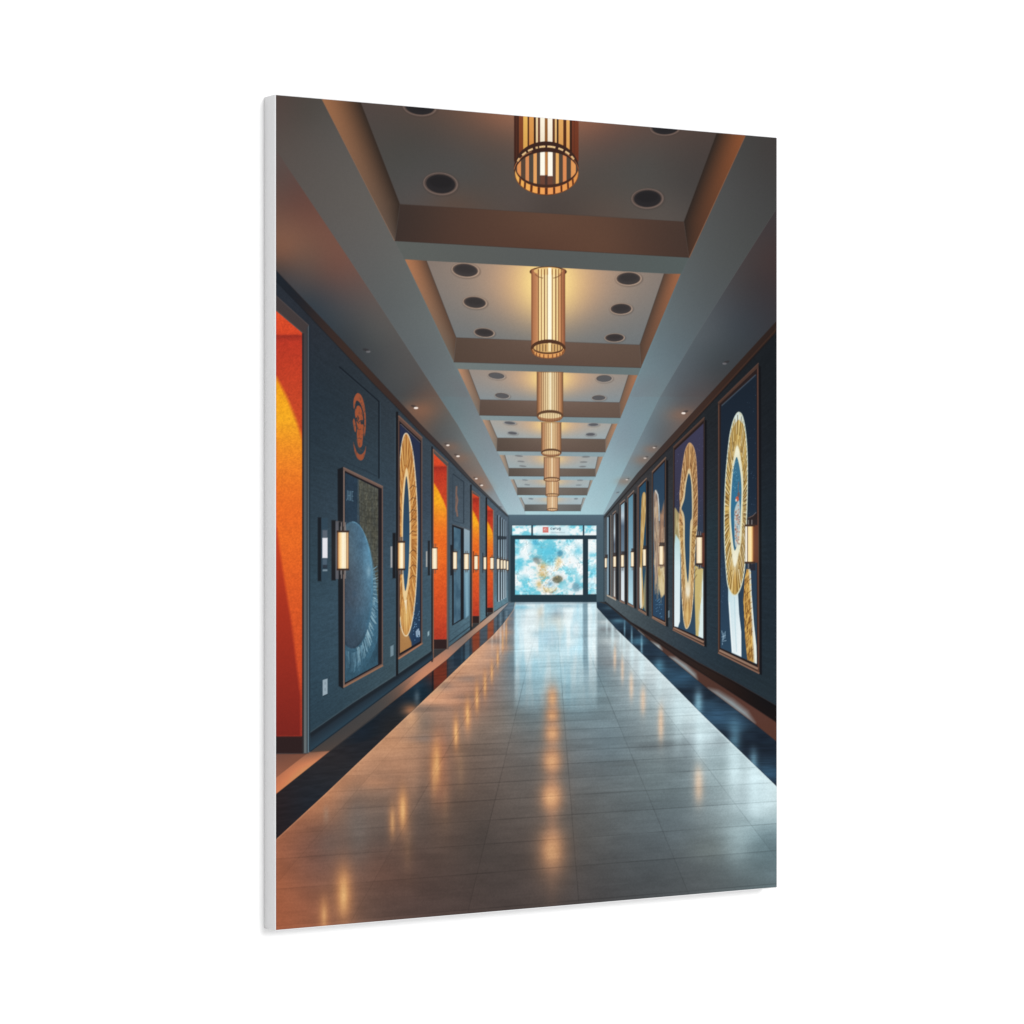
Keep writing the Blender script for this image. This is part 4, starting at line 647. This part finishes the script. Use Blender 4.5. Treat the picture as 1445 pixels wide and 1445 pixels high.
def floor(p):
    BL = [(380, 1193), (390, 1183), (459.2, 1119.2), (639.2, 948.2), (667, 921.5), (695, 896.5), (710, 879.5), (724, 859.5), (726.4, 849.2)]
    BR = [(841.4, 848.6), (842, 857.5), (870, 888.3), (913, 929.8), (992.8, 1010.3), (1095, 1109), (1103, 1117)]
    fl = BL + BR + [(1103, 1330), (380, 1330)]
    p.poly([(380, 1330), (380, 1060), (716, 846), (853, 846), (1103, 1000), (1103, 1330)], (60, 60, 62))
    p.poly(fl, [(400, 1300, 158, 98, 72), (400, 1240, 150, 96, 72), (400, 1200, 146, 96, 74), (440, 1290, 148, 98, 76), (440, 1230, 128, 92, 78), (500, 1290, 116, 90, 78), (560, 1280, 96, 78, 72), (540, 1220, 108, 84, 74), (650, 1265, 84, 72, 68), (720, 1265, 82, 73, 70), (780, 1262, 84, 76, 73), (840, 1258, 82, 80, 80), (900, 1250, 80, 83, 85), (1000, 1245, 92, 98, 100), (1085, 1240, 102, 116, 120),
        (450, 1180, 122, 92, 80), (500, 1180, 108, 92, 84), (560, 1190, 98, 84, 78), (620, 1180, 96, 82, 75), (680, 1190, 84, 76, 72), (740, 1190, 88, 80, 76), (820, 1190, 90, 88, 86), (880, 1180, 92, 97, 99), (960, 1170, 102, 112, 116), (1000, 1180, 112, 122, 124), (1050, 1180, 130, 148, 152), (1085, 1180, 118, 138, 144), (1088, 1130, 190, 210, 214), (1060, 1120, 182, 202, 208),
        (450, 1140, 168, 118, 90), (490, 1110, 174, 128, 100), (520, 1140, 128, 108, 96), (560, 1100, 146, 116, 98), (600, 1130, 112, 96, 87), (660, 1110, 104, 90, 82), (660, 1060, 118, 102, 92), (720, 1110, 104, 96, 91), (820, 1110, 104, 106, 106), (880, 1100, 108, 117, 120), (930, 1090, 116, 128, 131), (1000, 1110, 142, 158, 162), (1035, 1110, 168, 186, 190), (960, 1130, 112, 124, 128),
        (530, 1060, 180, 136, 108), (570, 1030, 184, 142, 114), (590, 1060, 156, 124, 104), (620, 1040, 140, 118, 104), (610, 995, 196, 150, 122), (600, 1010, 130, 116, 106), (660, 1030, 134, 116, 104), (700, 1040, 122, 112, 105), (740, 1040, 112, 113, 112), (820, 1040, 112, 122, 126), (860, 1050, 110, 124, 130), (900, 1040, 124, 136, 140), (960, 1070, 122, 134, 138), (960, 1020, 168, 184, 188), (990, 1040, 168, 186, 192), (930, 1000, 160, 176, 180), (1020, 1080, 150, 168, 172),
        (640, 975, 184, 140, 116), (660, 950, 190, 148, 122), (680, 975, 150, 124, 112), (700, 1000, 130, 118, 110), (710, 950, 128, 128, 128), (730, 990, 118, 130, 134), (760, 970, 128, 152, 160), (810, 970, 122, 150, 160), (850, 970, 124, 142, 148), (880, 970, 138, 152, 157), (905, 950, 186, 200, 204), (870, 920, 166, 180, 184), (885, 930, 176, 190, 194),
        (700, 915, 170, 148, 136), (690, 925, 180, 146, 126), (714, 930, 112, 120, 124), (716, 880, 120, 122, 126), (705, 895, 166, 140, 124), (848, 870, 150, 168, 174), (850, 900, 144, 156, 160), (858, 930, 132, 140, 144), (846, 950, 118, 138, 146), (780, 900, 170, 214, 228)])
    FM = p.mask(fl)
    p.clip = FM
    # broad reflection bands of the bays
    for x, y, rx, ry, c, a in [(580, 1012, 10, 16, (226, 170, 128), .6), (560, 1052, 34, 10, (200, 150, 116), .4), (600, 1000, 40, 6, (110, 102, 98), .5), (628, 968, 14, 8, (120, 112, 108), .5), (612, 985, 22, 7, (222, 164, 130), .6), (655, 985, 22, 5, (112, 104, 100), .4), (676, 948, 20, 5, (206, 160, 132), .5), (686, 932, 18, 4, (214, 168, 140), .5), (660, 958, 18, 5, (116, 112, 112), .45),
                           (700, 905, 18, 4, (120, 118, 118), .6), (704, 892, 16, 3.4, (206, 164, 138), .6), (706, 882, 16, 2.6, (100, 96, 98), .6), (708, 873, 12, 2.6, (206, 156, 126), .6), (712, 864, 8, 2.4, (90, 80, 82), .6), (704, 915, 18, 5, (214, 170, 142), .5), (940, 985, 40, 9, (190, 206, 210), .5), (975, 1012, 26, 7, (196, 212, 214), .5), (905, 965, 20, 9, (130, 142, 146), .3),
                           (1012, 1048, 34, 9, (126, 136, 140), .5), (985, 1030, 20, 5, (190, 206, 208), .35), (858, 888, 16, 4, (116, 118, 122), .6), (856, 878, 14, 3, (196, 206, 208), .7), (862, 905, 16, 5, (204, 214, 214), .5), (850, 862, 8, 4, (190, 200, 204), .6), (880, 915, 18, 5, (196, 208, 210), .4), (870, 935, 20, 6, (132, 134, 136), .5)]:
        p.glow(x, y, rx, ry, c, a)
    for x, y, rx, ry, c, a in [(604, 1042, 26, 6, (116, 106, 102), .6), (622, 1058, 12, 34, (182, 118, 90), .45), (624, 1110, 11, 30, (140, 94, 78), .4), (500, 1150, 26, 40, (112, 100, 94), .5), (470, 1190, 20, 22, (106, 94, 88), .45), (575, 1215, 30, 20, (92, 76, 70), .5), (600, 975, 5, 20, (232, 190, 156), .0), (640, 990, 14, 6, (214, 158, 126), .5), (560, 1080, 30, 14, (192, 144, 114), .35), (530, 1105, 24, 8, (190, 138, 106), .4), (660, 1010, 7, 26, (196, 150, 122), .4), (583, 1090, 8, 44, (176, 136, 110), .35), (820, 1085, 30, 8, (100, 104, 106), .4), (915, 1054, 24, 5, (100, 108, 112), .5), (880, 1078, 26, 5, (98, 104, 106), .4), (1000, 1200, 30, 14, (116, 124, 122), .4), (940, 1050, 20, 5, (104, 112, 116), .4)]:
        p.glow(x, y, rx, ry, c, a)
    # the bright end window mirrored in the polish
    win = [(726, 851), (841.6, 849), (841.6, 1000), (726, 1000)]
    sl, cv = p.cover(win, 4.)
    X, Y = p.xy(sl)
    fade = np.interp(Y + (X - 780) * .0, [850, 924, 936, 965, 1012], [1, 1, .66, .4, 0])
    def mirror(X, Y):
        n = fbm(X / 9., Y / 60., 91, 3); c = mix((178, 218, 232), (226, 242, 245), np.clip((n - .34) * 3, 0, 1))
        return c
    p.put(sl, cv * fade, mirror)
    for x, y, rx, ry, c, a in [(762, 864, 5, 10, (206, 196, 176), .6), (786, 866, 9, 8, (146, 166, 180), .7), (784, 876, 12, 10, (210, 204, 190), .5), (765, 882, 8, 9, (206, 208, 198), .5), (757, 895, 8, 5, (160, 190, 200), .6), (790, 886, 5, 16, (216, 216, 204), .5), (774, 900, 16, 12, (176, 210, 226), .7), (738, 880, 7, 24, (226, 240, 244), .6), (812, 888, 7, 14, (232, 240, 242), .6), (806, 906, 7, 8, (226, 240, 242), .6), (745, 912, 6, 14, (226, 240, 242), .6),
                           (735, 857, 14, 3, (120, 176, 198), .7), (800, 855, 24, 3, (134, 170, 186), .6), (728, 900, 2, 30, (170, 216, 232), .6), (776, 925, 40, 7, (196, 224, 232), .4), (835, 880, 5, 30, (206, 232, 240), .6)]:
        p.glow(x, y, rx, ry, c, a)
    sl, cv = p.cover([(822, 849), (829, 849), (829.4, 930), (832, 985), (824, 985), (822.4, 930)], 2.5); X, Y = p.xy(sl)
    p.put(sl, cv * np.interp(Y, [850, 930, 985], [.9, .75, 0]), (116, 142, 154))
    p.poly([(722, 849.4), (843, 848), (845, 851.5), (719, 853.5)], (150, 170, 180), .7, 1.5)
    # ceiling lamps as soft warm spots along the middle
    for x, y, rx, ry, a in [(778.4, 1200, 17, 27, .85), (777.8, 1124, 14, 18, .95), (778.4, 1073, 12.5, 15, .9), (779, 1034, 10.5, 13, .85), (779, 1009, 8.5, 9, .85), (779, 985, 7.5, 14, .75)]:
        p.glow(x, y, rx * 1.5, ry * 1.5, (150, 116, 94), .45 * a); p.glow(x, y, rx, ry * 1.15, (218, 156, 112), .8 * a, 2.4); p.glow(x, y + ry * .1, rx * .55, ry * .6, (242, 188, 136), .75 * a)
    p.glow(778, 1235, 20, 30, (112, 92, 80), .4); p.glow(779, 1090, 9, 130, (190, 142, 112), .4)
    # wall lamps as streaks, warm on the left
    for x, y, rx, ry, a in [(484.4, 1260, 10.5, 30, 1), (457, 1290, 7, 22, .6), (568, 1142, 6.4, 24, 1), (553.5, 1158, 5, 20, .55), (616, 1077, 5.6, 26, 1), (612, 1088, 5, 30, .4), (643, 1034, 3.6, 19, .95), (659.4, 1007, 3.6, 17, .95), (672.6, 984, 3., 17, .9), (684, 966, 2.6, 15, .8), (693.6, 948, 2.2, 13, .7), (702, 928, 1.8, 12, .7), (709, 905, 1.8, 14, .6), (714, 890, 1.4, 18, .5), (575, 1190, 9, 40, .1), (628, 1125, 9, 40, .12), (650, 1080, 8, 36, .1)]:
        p.glow(x, y + ry * .1, rx * 1.9, ry * 1.9, (178, 124, 92), .4 * a); p.glow(x, y, rx * 1.05, ry * 1.12, (226, 160, 104), .74 * a, 2.4); p.glow(x, y + ry * .1, rx * .5, ry * .7, (250, 200, 140), .55 * a)
    for x, y, rx, ry, a in [(985.6, 1106, 6, 25, .8), (932.2, 1020, 3.8, 24, .9), (907, 988, 3.4, 18, .8), (890.6, 967, 2.8, 18, .75), (878, 944, 2.2, 17, .7), (867.2, 928, 2, 16, .75)]:
        p.glow(x, y, rx * 1.8, ry * 1.4, (196, 186, 176), .35 * a); p.glow(x, y, rx, ry, (232, 198, 168), .9 * a, 2.8)
    # pale streaks from the lit pictures
    for x, y, rx, ry, a in [(987, 1032, 8, 44, .8), (1036, 1080, 10, 44, .85), (1064, 1112, 10, 40, 1), (1080, 1125, 16, 26, .6), (1040, 1050, 14, 20, .4), (965, 1000, 16, 26, .5), (1000, 1035, 10, 16, .5), (956, 1010, 7, 44, .55), (905, 936, 5, 26, .8), (891.6, 915, 3.4, 34, .8), (880, 905, 2.4, 28, .6), (930, 965, 5, 30, .4), (1040, 1190, 18, 30, .3), (864, 892, 2.4, 22, .8), (856, 878, 1.6, 20, .6), (875, 896, 1.4, 20, .6), (1000, 1075, 12, 30, .25)]:
        p.glow(x, y, rx, ry, (208, 234, 240), a * .85, 2.4)
    p.glow(505, 1170, 14, 46, (112, 106, 102), .5); p.glow(460, 1150, 4, 12, (156, 138, 124), .4)
    for x, y, rx in [(694, 890, 1.6), (700, 880, 1.4), (706, 900, 1.6), (711, 880, 1.2)]: p.glow(x, y, rx, 22, (226, 214, 204), .5)
    # tiles: joints run to the vanishing point; cross joints follow the sheet's level lines
    sl = (slice(None), slice(None)); X, Y = p.xy(sl)
    k = (HY - Y) / (HX - X); Yc = Y + k * (760 - X)             # height of this level line at mid sheet
    d = np.clip(Yc - VY, 12, None); row = (1 / d - .00232) / .000238
    cc = (X - VX) / np.clip(Y - VY, 12, None) * 475 + VX
    col = np.interp(cc, [370 - 150, 370, 512, 664, 816, 975, 1140, 1300], range(8))
    ri = np.floor(row).astype(np.int64); ci = np.floor(col).astype(np.int64)
    tone = 1 + .055 * (hsh(ri, ci, 3) - .5) * np.clip((d - 60) / 120, 0, 1)
    rowpx = np.abs(row - np.round(row)) * .000238 * d * d          # distance in sheet units
    g = np.clip(1.15 - rowpx / 1.1, 0, 1) * np.clip((d - 60) / 230, .12, 1) * np.clip(.25 + 1.1 * vn(X / 45, row, 77), 0, 1) * np.interp(X, [389, 560, 660], [.55, .6, 1])
    far = .5 + .5 * np.cos(row * 2 * math.pi)
    cpx = np.abs(col - np.round(col)) * 152 * (Y - VY) / 475
    g2 = np.clip(1.1 - cpx / 1., 0, 1) * np.clip((Y - VY - 60) / 130, 0, 1) * np.interp(X - (Y - VY) * 0, [389, 560, 640, 900, 1096], [.45, .5, 1, 1, .8]) * (.6 + .5 * vn(X / 60, Y / 25, 78))
    streak = fbm(X / 46, Yc / 2.6, 33, 3) - .5
    fine = vn(X / 1.5, Y / 1.4, 35) - .5
    p.mul(lambda X, Y: tone * (1 - .13 * g) * (1 - .13 * g2) * (1 + .13 * streak * np.clip(1.3 - d / 500, .3, 1)) * (1 + .055 * fine) * (1 + .13 * (fbm(X / 34, Y / 13, 44, 4) - .5)))
    # hairline light edge under each joint
    p.clip = None
    # dark stone border on the left
    bl = [(380, 1128), (390.8, 1119.2), (466.4, 1058.9), (630.2, 931), (668, 896), (697, 872.5), (719, 850)]
    p.poly(bl + BL[::-1], [(395, 1160, 42, 32, 34), (400, 1130, 44, 34, 36), (440, 1100, 42, 46, 52), (430, 1130, 34, 42, 52), (480, 1060, 50, 48, 50), (500, 1050, 36, 42, 50), (520, 1020, 30, 40, 50), (560, 1000, 34, 42, 50), (556, 1020, 44, 44, 46), (580, 975, 34, 48, 60), (600, 960, 38, 54, 66), (606, 975, 34, 46, 56),
        (618, 950, 104, 50, 38), (624, 940, 112, 54, 42), (640, 930, 44, 64, 76), (655, 920, 48, 72, 86), (672, 902, 120, 66, 50), (684, 888, 70, 84, 94), (692, 880, 120, 74, 58), (704, 868, 84, 100, 112), (714, 858, 96, 112, 124)])
    M = p.mask(bl + BL[::-1]); p.clip = M
    for x0, x1, cc in [(611.5, 631, (116, 54, 38)), (632, 665, (48, 66, 80)), (666.5, 676, (140, 68, 44)), (677, 687, (66, 88, 102)), (688, 696, (148, 78, 50)), (697, 722, (78, 100, 114))]: p.rect(x0, 860, x1, 1000, cc, .75, 2)
    for x0, x1, cc in [(640, 650, (34, 44, 56)), (653, 655, (32, 38, 46)), (656, 662, (92, 118, 132)), (701, 703, (44, 54, 62)), (705, 707, (130, 150, 160)), (709, 711, (46, 58, 66)), (713, 716, (126, 146, 156))]: p.rect(x0, 862, x1, 940, cc, .45, 1.6)
    p.glow(580, 1002, 13, 9, (176, 124, 90), .8); p.glow(588, 984, 4, 10, (96, 112, 122), .7); p.poly([(609, 935), (611.5, 933), (611.5, 990), (609, 990)], (26, 28, 34), .7, 1.5); p.poly([(630, 925), (632, 923), (632, 970), (630, 970)], (40, 54, 64), .7)
    p.poly([(466, 1059), (520, 1044), (545, 1032), (520, 1060), (440, 1140), (390, 1185), (390, 1100)], (46, 44, 48), .5, 4)
    p.mul(lambda X, Y: 1 + .26 * (fbm(X / 16, (Y + X * .12) / 2.2, 51, 3) - .5)); p.clip = None
    # tan band between the border and the wall, and the doorway floor
    tb = [(380, 1104), (432, 1063), (437.6, 1060.7), (610.4, 930.2), (632, 914), (666, 889), (690, 869), (717, 850)]
    p.poly(tb + bl[::-1], [(395, 1105, 196, 122, 88), (430, 1075, 190, 124, 92), (455, 1062, 176, 120, 92), (450, 1056, 84, 76, 72), (490, 1030, 74, 72, 72), (530, 1000, 78, 74, 72), (560, 980, 96, 80, 72), (580, 962, 170, 122, 98), (600, 945, 186, 132, 106), (620, 930, 180, 128, 104), (640, 918, 158, 124, 108), (655, 903, 120, 112, 108), (672, 892, 176, 134, 112), (690, 874, 172, 146, 130), (710, 858, 150, 150, 152)])
    p.poly([(437.6, 1061), (466.4, 1059.4), (530, 1011), (610.4, 930.2)], [(450, 1058, 72, 68, 66), (500, 1020, 74, 71, 70), (540, 992, 80, 76, 74), (570, 968, 120, 96, 84), (590, 952, 168, 124, 104)], .85, 2.)
    p.line([(437.6, 1061.5), (466, 1058.8)], 1, (84, 62, 52), .6, 1.5)
    p.poly([(380, 1062), (437, 1061), (432, 1064), (390.8, 1095.8), (380, 1105)], [(395, 1068, 116, 80, 68), (392, 1085, 138, 92, 74), (415, 1068, 124, 84, 68)], 1, 1.2)
    p.line([(380, 1063.4), (432, 1063.4)], 1.4, (60, 42, 40), .6)
    p.line(bl, .8, (30, 28, 32), .35); p.line([(x + .6, y + 1) for x, y in BL[1:]], 1.2, (226, 178, 142), .28, 1.5)
    # right: skirting, brown band with pale gleams, dark stone border
    br0 = [(1103, 1050), (1095, 1046), (1064, 1021), (997.8, 971.3), (943, 926.5), (897, 887.5), (857, 853.5)]
    p.poly(BR + br0, lambda X, Y: mix((32, 42, 54), (62, 92, 112), np.clip((fbm(X / 40, Y / 16, 57, 2) - .3) * 1.2, 0, 1)), 1, 1)
    M = p.mask(BR + br0); p.clip = M
    for x, y, rx, ry, c, a in [(960, 955, 34, 12, (58, 92, 116), .7), (1010, 1010, 44, 16, (60, 92, 116), .8), (985, 992, 6, 18, (150, 196, 214), .75), (1036, 1040, 9, 24, (104, 146, 166), .75), (1063, 1075, 6, 18, (120, 160, 178), .7), (1075, 1040, 20, 12, (26, 34, 46), .8), (940, 975, 14, 6, (30, 42, 56), .7), (1010, 1035, 22, 7, (34, 44, 58), .7), (1086, 1092, 16, 14, (58, 90, 114), .7), (930, 940, 7, 10, (100, 150, 172), .7), (915, 915, 14, 5, (40, 56, 72), .7), (900, 905, 10, 5, (80, 130, 152), .7), (888, 893, 8, 3, (38, 56, 72), .6), (872, 876, 10, 3, (90, 132, 150), .7), (868, 868, 8, 2.4, (44, 62, 76), .7), (860, 858, 10, 3, (70, 96, 110), .7)]:
        p.glow(x, y, rx, ry, c, a)
    for x, y, rx, ry in [(905, 912, 1.6, 16), (891, 898, 1.4, 14), (881, 888, 1.2, 12)]: p.glow(x, y, rx, ry, (150, 196, 214), .6)
    p.mul(lambda X, Y: 1 + .3 * (fbm(X / 22, Y / 1.7, 53, 3) - .5)); p.clip = None
    sk = [(1103, 1024), (1095, 1018.6), (1026, 973), (959.6, 929.8), (909.8, 893.3), (853, 848.6)]
    base = [(1103, 1000), (1095, 995.4), (1036, 961.3), (986, 934.8), (926.4, 898.3), (890, 877.5), (853, 846)]
    p.poly(sk + br0[::-1], [(1085, 1035, 90, 60, 50), (1050, 1003, 92, 62, 54), (1010, 970, 84, 58, 50), (960, 935, 88, 62, 54), (920, 905, 78, 60, 54), (890, 882, 70, 62, 60), (860, 856, 74, 78, 82)])
    p.clip = p.mask(sk + br0[::-1])
    p.poly([(999, 972), (1012, 975), (1034, 988), (1054, 1004), (1064, 1020), (1040, 1004)], (150, 166, 172), .8, 8); p.poly([(944, 927), (953, 928), (968, 938), (981, 951), (983, 959)], (164, 184, 190), .75, 6); p.poly([(918, 905), (930, 910), (934, 917), (928, 915)], (176, 196, 202), .75, 4)
    p.poly([(900, 889), (908, 896), (912, 902), (904, 896)], (176, 200, 206), .8, 2); p.line([(858, 852), (872, 860), (885, 872)], 1.6, (112, 112, 112), .6, 2)
    p.clip = None
    p.poly(base + sk[::-1], [(1085, 995, 24, 22, 24), (1085, 1008, 30, 24, 24), (1040, 975, 38, 28, 26), (1000, 950, 48, 36, 32), (950, 920, 50, 40, 38), (910, 893, 52, 44, 42), (880, 872, 48, 46, 46), (858, 852, 60, 66, 70)])
    p.line(base, 1.2, (66, 54, 52), .7, 1.4); p.line([(x, y + 2.4) for x, y in base], 1.2, (18, 18, 22), .5, 1.6); p.line(sk, 1.6, (24, 20, 22), .55, 2)
    p.line([(x - .3, y - .2) for x, y in br0[1:]], .8, (40, 36, 40), .4)
    p.line([(x - .8, y + 1.) for x, y in BR[2:]], 1.3, (216, 232, 236), .5, 1.6)

def paint(X, Y):
    p = Print(X, Y)
    p.rect(300, 50, 1200, 1400, ramp(1, [(130, (92, 90, 88)), (400, (104, 108, 108)), (600, (122, 134, 138)), (730, (130, 152, 160)), (860, (90, 100, 106)), (1300, (90, 80, 76))]))
    floor(p); ceiling(p); end_wall(p); pendants(p); left_wall(p); frames_left(p); right_wall(p); frames_right(p); sconces(p)
    # ink grain and the picture's own softening towards the corners
    p.mul(lambda X, Y: 1 + .03 * (vn(X / 1.1, Y / 1.1, 99) - .5))
    c = np.clip(p.img / 255., 0, 1)
    return np.clip(c - .02 * np.sin(2 * math.pi * c), 0, 1)
#PAINT-END

# ---------------------------------------------------------------- helpers
def mat(name, col, rough, spec, bump=None):
    m = bpy.data.materials.new(name); m.use_nodes = True; nt = m.node_tree; b = nt.nodes['Principled BSDF']
    b.inputs['Roughness'].default_value = rough; b.inputs['Specular IOR Level'].default_value = spec
    if col: b.inputs['Base Color'].default_value = (*col, 1)
    if bump:
        sc, st, dist = bump
        tc = nt.nodes.new('ShaderNodeTexCoord'); out = None
        for d in ('X', 'Z'):                                   # warp and weft threads
            wv = nt.nodes.new('ShaderNodeTexWave'); wv.bands_direction = d; wv.inputs['Scale'].default_value = sc; wv.inputs['Distortion'].default_value = 1.2; wv.inputs['Detail'].default_value = 1
            nt.links.new(tc.outputs['Object'], wv.inputs['Vector'])
            if out is None: out = wv.outputs['Fac']
            else:
                ad = nt.nodes.new('ShaderNodeMath'); ad.operation = 'ADD'; nt.links.new(out, ad.inputs[0]); nt.links.new(wv.outputs['Fac'], ad.inputs[1]); out = ad.outputs[0]
        bp = nt.nodes.new('ShaderNodeBump'); bp.inputs['Strength'].default_value = st; bp.inputs['Distance'].default_value = dist
        nt.links.new(out, bp.inputs['Height']); nt.links.new(bp.outputs['Normal'], b.inputs['Normal'])
    return m
def mesh_obj(name, verts, faces, m, parent=None):
    me = bpy.data.meshes.new(name); me.from_pydata(verts, [], faces); me.update(); me.materials.append(m)
    o = bpy.data.objects.new(name, me); C.objects.link(o); o.parent = parent; return o

# ---------------------------------------------------------------- setting: the white wall it hangs on
wall_m = mat('white wall paint', (.94, .94, .94), .9, .1)
nt = wall_m.node_tree; nz = nt.nodes.new('ShaderNodeTexNoise'); nz.inputs['Scale'].default_value = 350; nz.inputs['Detail'].default_value = 3
tc = nt.nodes.new('ShaderNodeTexCoord'); nt.links.new(tc.outputs['Object'], nz.inputs['Vector'])
bp = nt.nodes.new('ShaderNodeBump'); bp.inputs['Strength'].default_value = .08; bp.inputs['Distance'].default_value = .0005
nt.links.new(nz.outputs['Fac'], bp.inputs['Height']); nt.links.new(bp.outputs['Normal'], nt.nodes['Principled BSDF'].inputs['Normal'])
wall = mesh_obj('wall', [(-4, 0, -1.6), (4, 0, -1.6), (4, 0, 4.4), (-4, 0, 4.4), (-4, .12, -1.6), (4, .12, -1.6), (4, .12, 4.4), (-4, .12, 4.4)],
    [(0, 1, 2, 3), (5, 4, 7, 6), (4, 0, 3, 7), (1, 5, 6, 2), (3, 2, 6, 7), (4, 5, 1, 0)], wall_m)
wall['kind'] = 'structure'

# ---------------------------------------------------------------- the canvas print
root = bpy.data.objects.new('canvas_print', None); C.objects.link(root); root.location = (0, -.0004, ZC - H / 2)
root['label'] = 'tall stretched canvas print of a lamp-lit corridor, hanging on the white wall'
root['category'] = 'canvas print'

# wrapped canvas: a box of white cloth with rounded corners, slightly larger than the inked area
cloth = mat('white primed canvas', (.585, .585, .59), .85, .15, (520, .15, .0003))
def wrapped():
    R = .0007; e = .0013; hw, hh = W / 2 + e, H / 2 + e; n = 5; prof = []
    for i in range(n + 1):
        a = math.pi / 2 * i / n; prof.append((R - R * math.sin(a), -T + R - R * math.cos(a)))    # inset, depth: from face to side
    prof = prof + [(0, 0)]
    V = []; F = []
    def ring(ins, y):
        b = len(V); r = .0022; k = 5                                                            # rounded plan corners
        for cx, cz, a0 in ((hw - r, hh - r, 0), (-(hw - r), hh - r, 90), (-(hw - r), -(hh - r), 180), (hw - r, -(hh - r), 270)):
            for j in range(k):
                a = math.radians(a0 + 90 * j / (k - 1)); rr = max(r - ins, .0002); V.append((cx + rr * math.cos(a), y, H / 2 + cz + rr * math.sin(a)))
        return b, 4 * k
    rings = [ring(i, y) for i, y in prof]
    for (a, n_), (b, _) in zip(rings[:-1], rings[1:]):
        for j in range(n_): F.append((a + j, a + (j + 1) % n_, b + (j + 1) % n_, b + j))
    F.append(tuple(range(rings[0][0] + rings[0][1] - 1, rings[0][0] - 1, -1))); F.append(tuple(range(rings[-1][0], rings[-1][0] + rings[-1][1])))
    o = mesh_obj('wrapped_edge', V, F, cloth, root)
    import bmesh
    bm = bmesh.new(); bm.from_mesh(o.data); bmesh.ops.recalc_face_normals(bm, faces=bm.faces); bm.to_mesh(o.data); bm.free()
    for p in o.data.polygons: p.use_smooth = len(p.vertices) == 4 and p.area < .0022
    return o
wrapped()

# the printed face: one flat inked sheet, its colours worked out dot by dot by paint()
def printed_front():
    NC, NR = 960, 1280
    u = np.linspace(0, 1, NC); v = np.linspace(0, 1, NR)
    f = 4093.; c_, s_ = math.cos(TH), math.sin(TH)             # drawing grid of the sheet: u, v -> the draughtsman's coordinates
    xw = (u - .5) * W; X0 = .02798 + xw * c_; Z0 = 2.9387 + xw * s_
    X = 722.5 + f * X0 / Z0
    Y = 723.2 + f * ((v[:, None] - .5) * H) / Z0[None, :]
    rgb = paint(X, Y)
    lin = np.where(rgb <= .04045, rgb / 12.92, ((rgb + .055) / 1.055) ** 2.4); lin = np.clip(lin - .0055, 0, 1) / INK
    me = bpy.data.meshes.new('printed_front')
    co = np.zeros((NR, NC, 3), np.float32); co[..., 0] = xw[None, :]; co[..., 1] = -T - .0002; co[..., 2] = H - v[:, None] * H
    me.vertices.add(NR * NC); me.vertices.foreach_set('co', co.ravel())
    i = np.arange(NR * NC).reshape(NR, NC)
    q = np.stack([i[1:, :-1], i[1:, 1:], i[:-1, 1:], i[:-1, :-1]], -1).reshape(-1, 4)
    me.loops.add(q.size); me.loops.foreach_set('vertex_index', q.ravel().astype(np.int32))
    me.polygons.add(len(q)); me.polygons.foreach_set('loop_start', np.arange(0, q.size, 4, dtype=np.int32))
    me.update(calc_edges=True); me.validate()
    at = me.color_attributes.new('ink', 'FLOAT_COLOR', 'POINT')
    at.data.foreach_set('color', np.concatenate([lin, np.ones((NR, NC, 1))], -1).astype(np.float32).ravel())
    m = mat('printed ink on canvas', None, .8, .08, (520, .10, .0002))
    n = m.node_tree.nodes.new('ShaderNodeAttribute'); n.attribute_name = 'ink'
    m.node_tree.links.new(n.outputs['Color'], m.node_tree.nodes['Principled BSDF'].inputs['Base Color'])
    me.materials.append(m); o = bpy.data.objects.new('printed_front', me); C.objects.link(o); o.parent = root
printed_front()
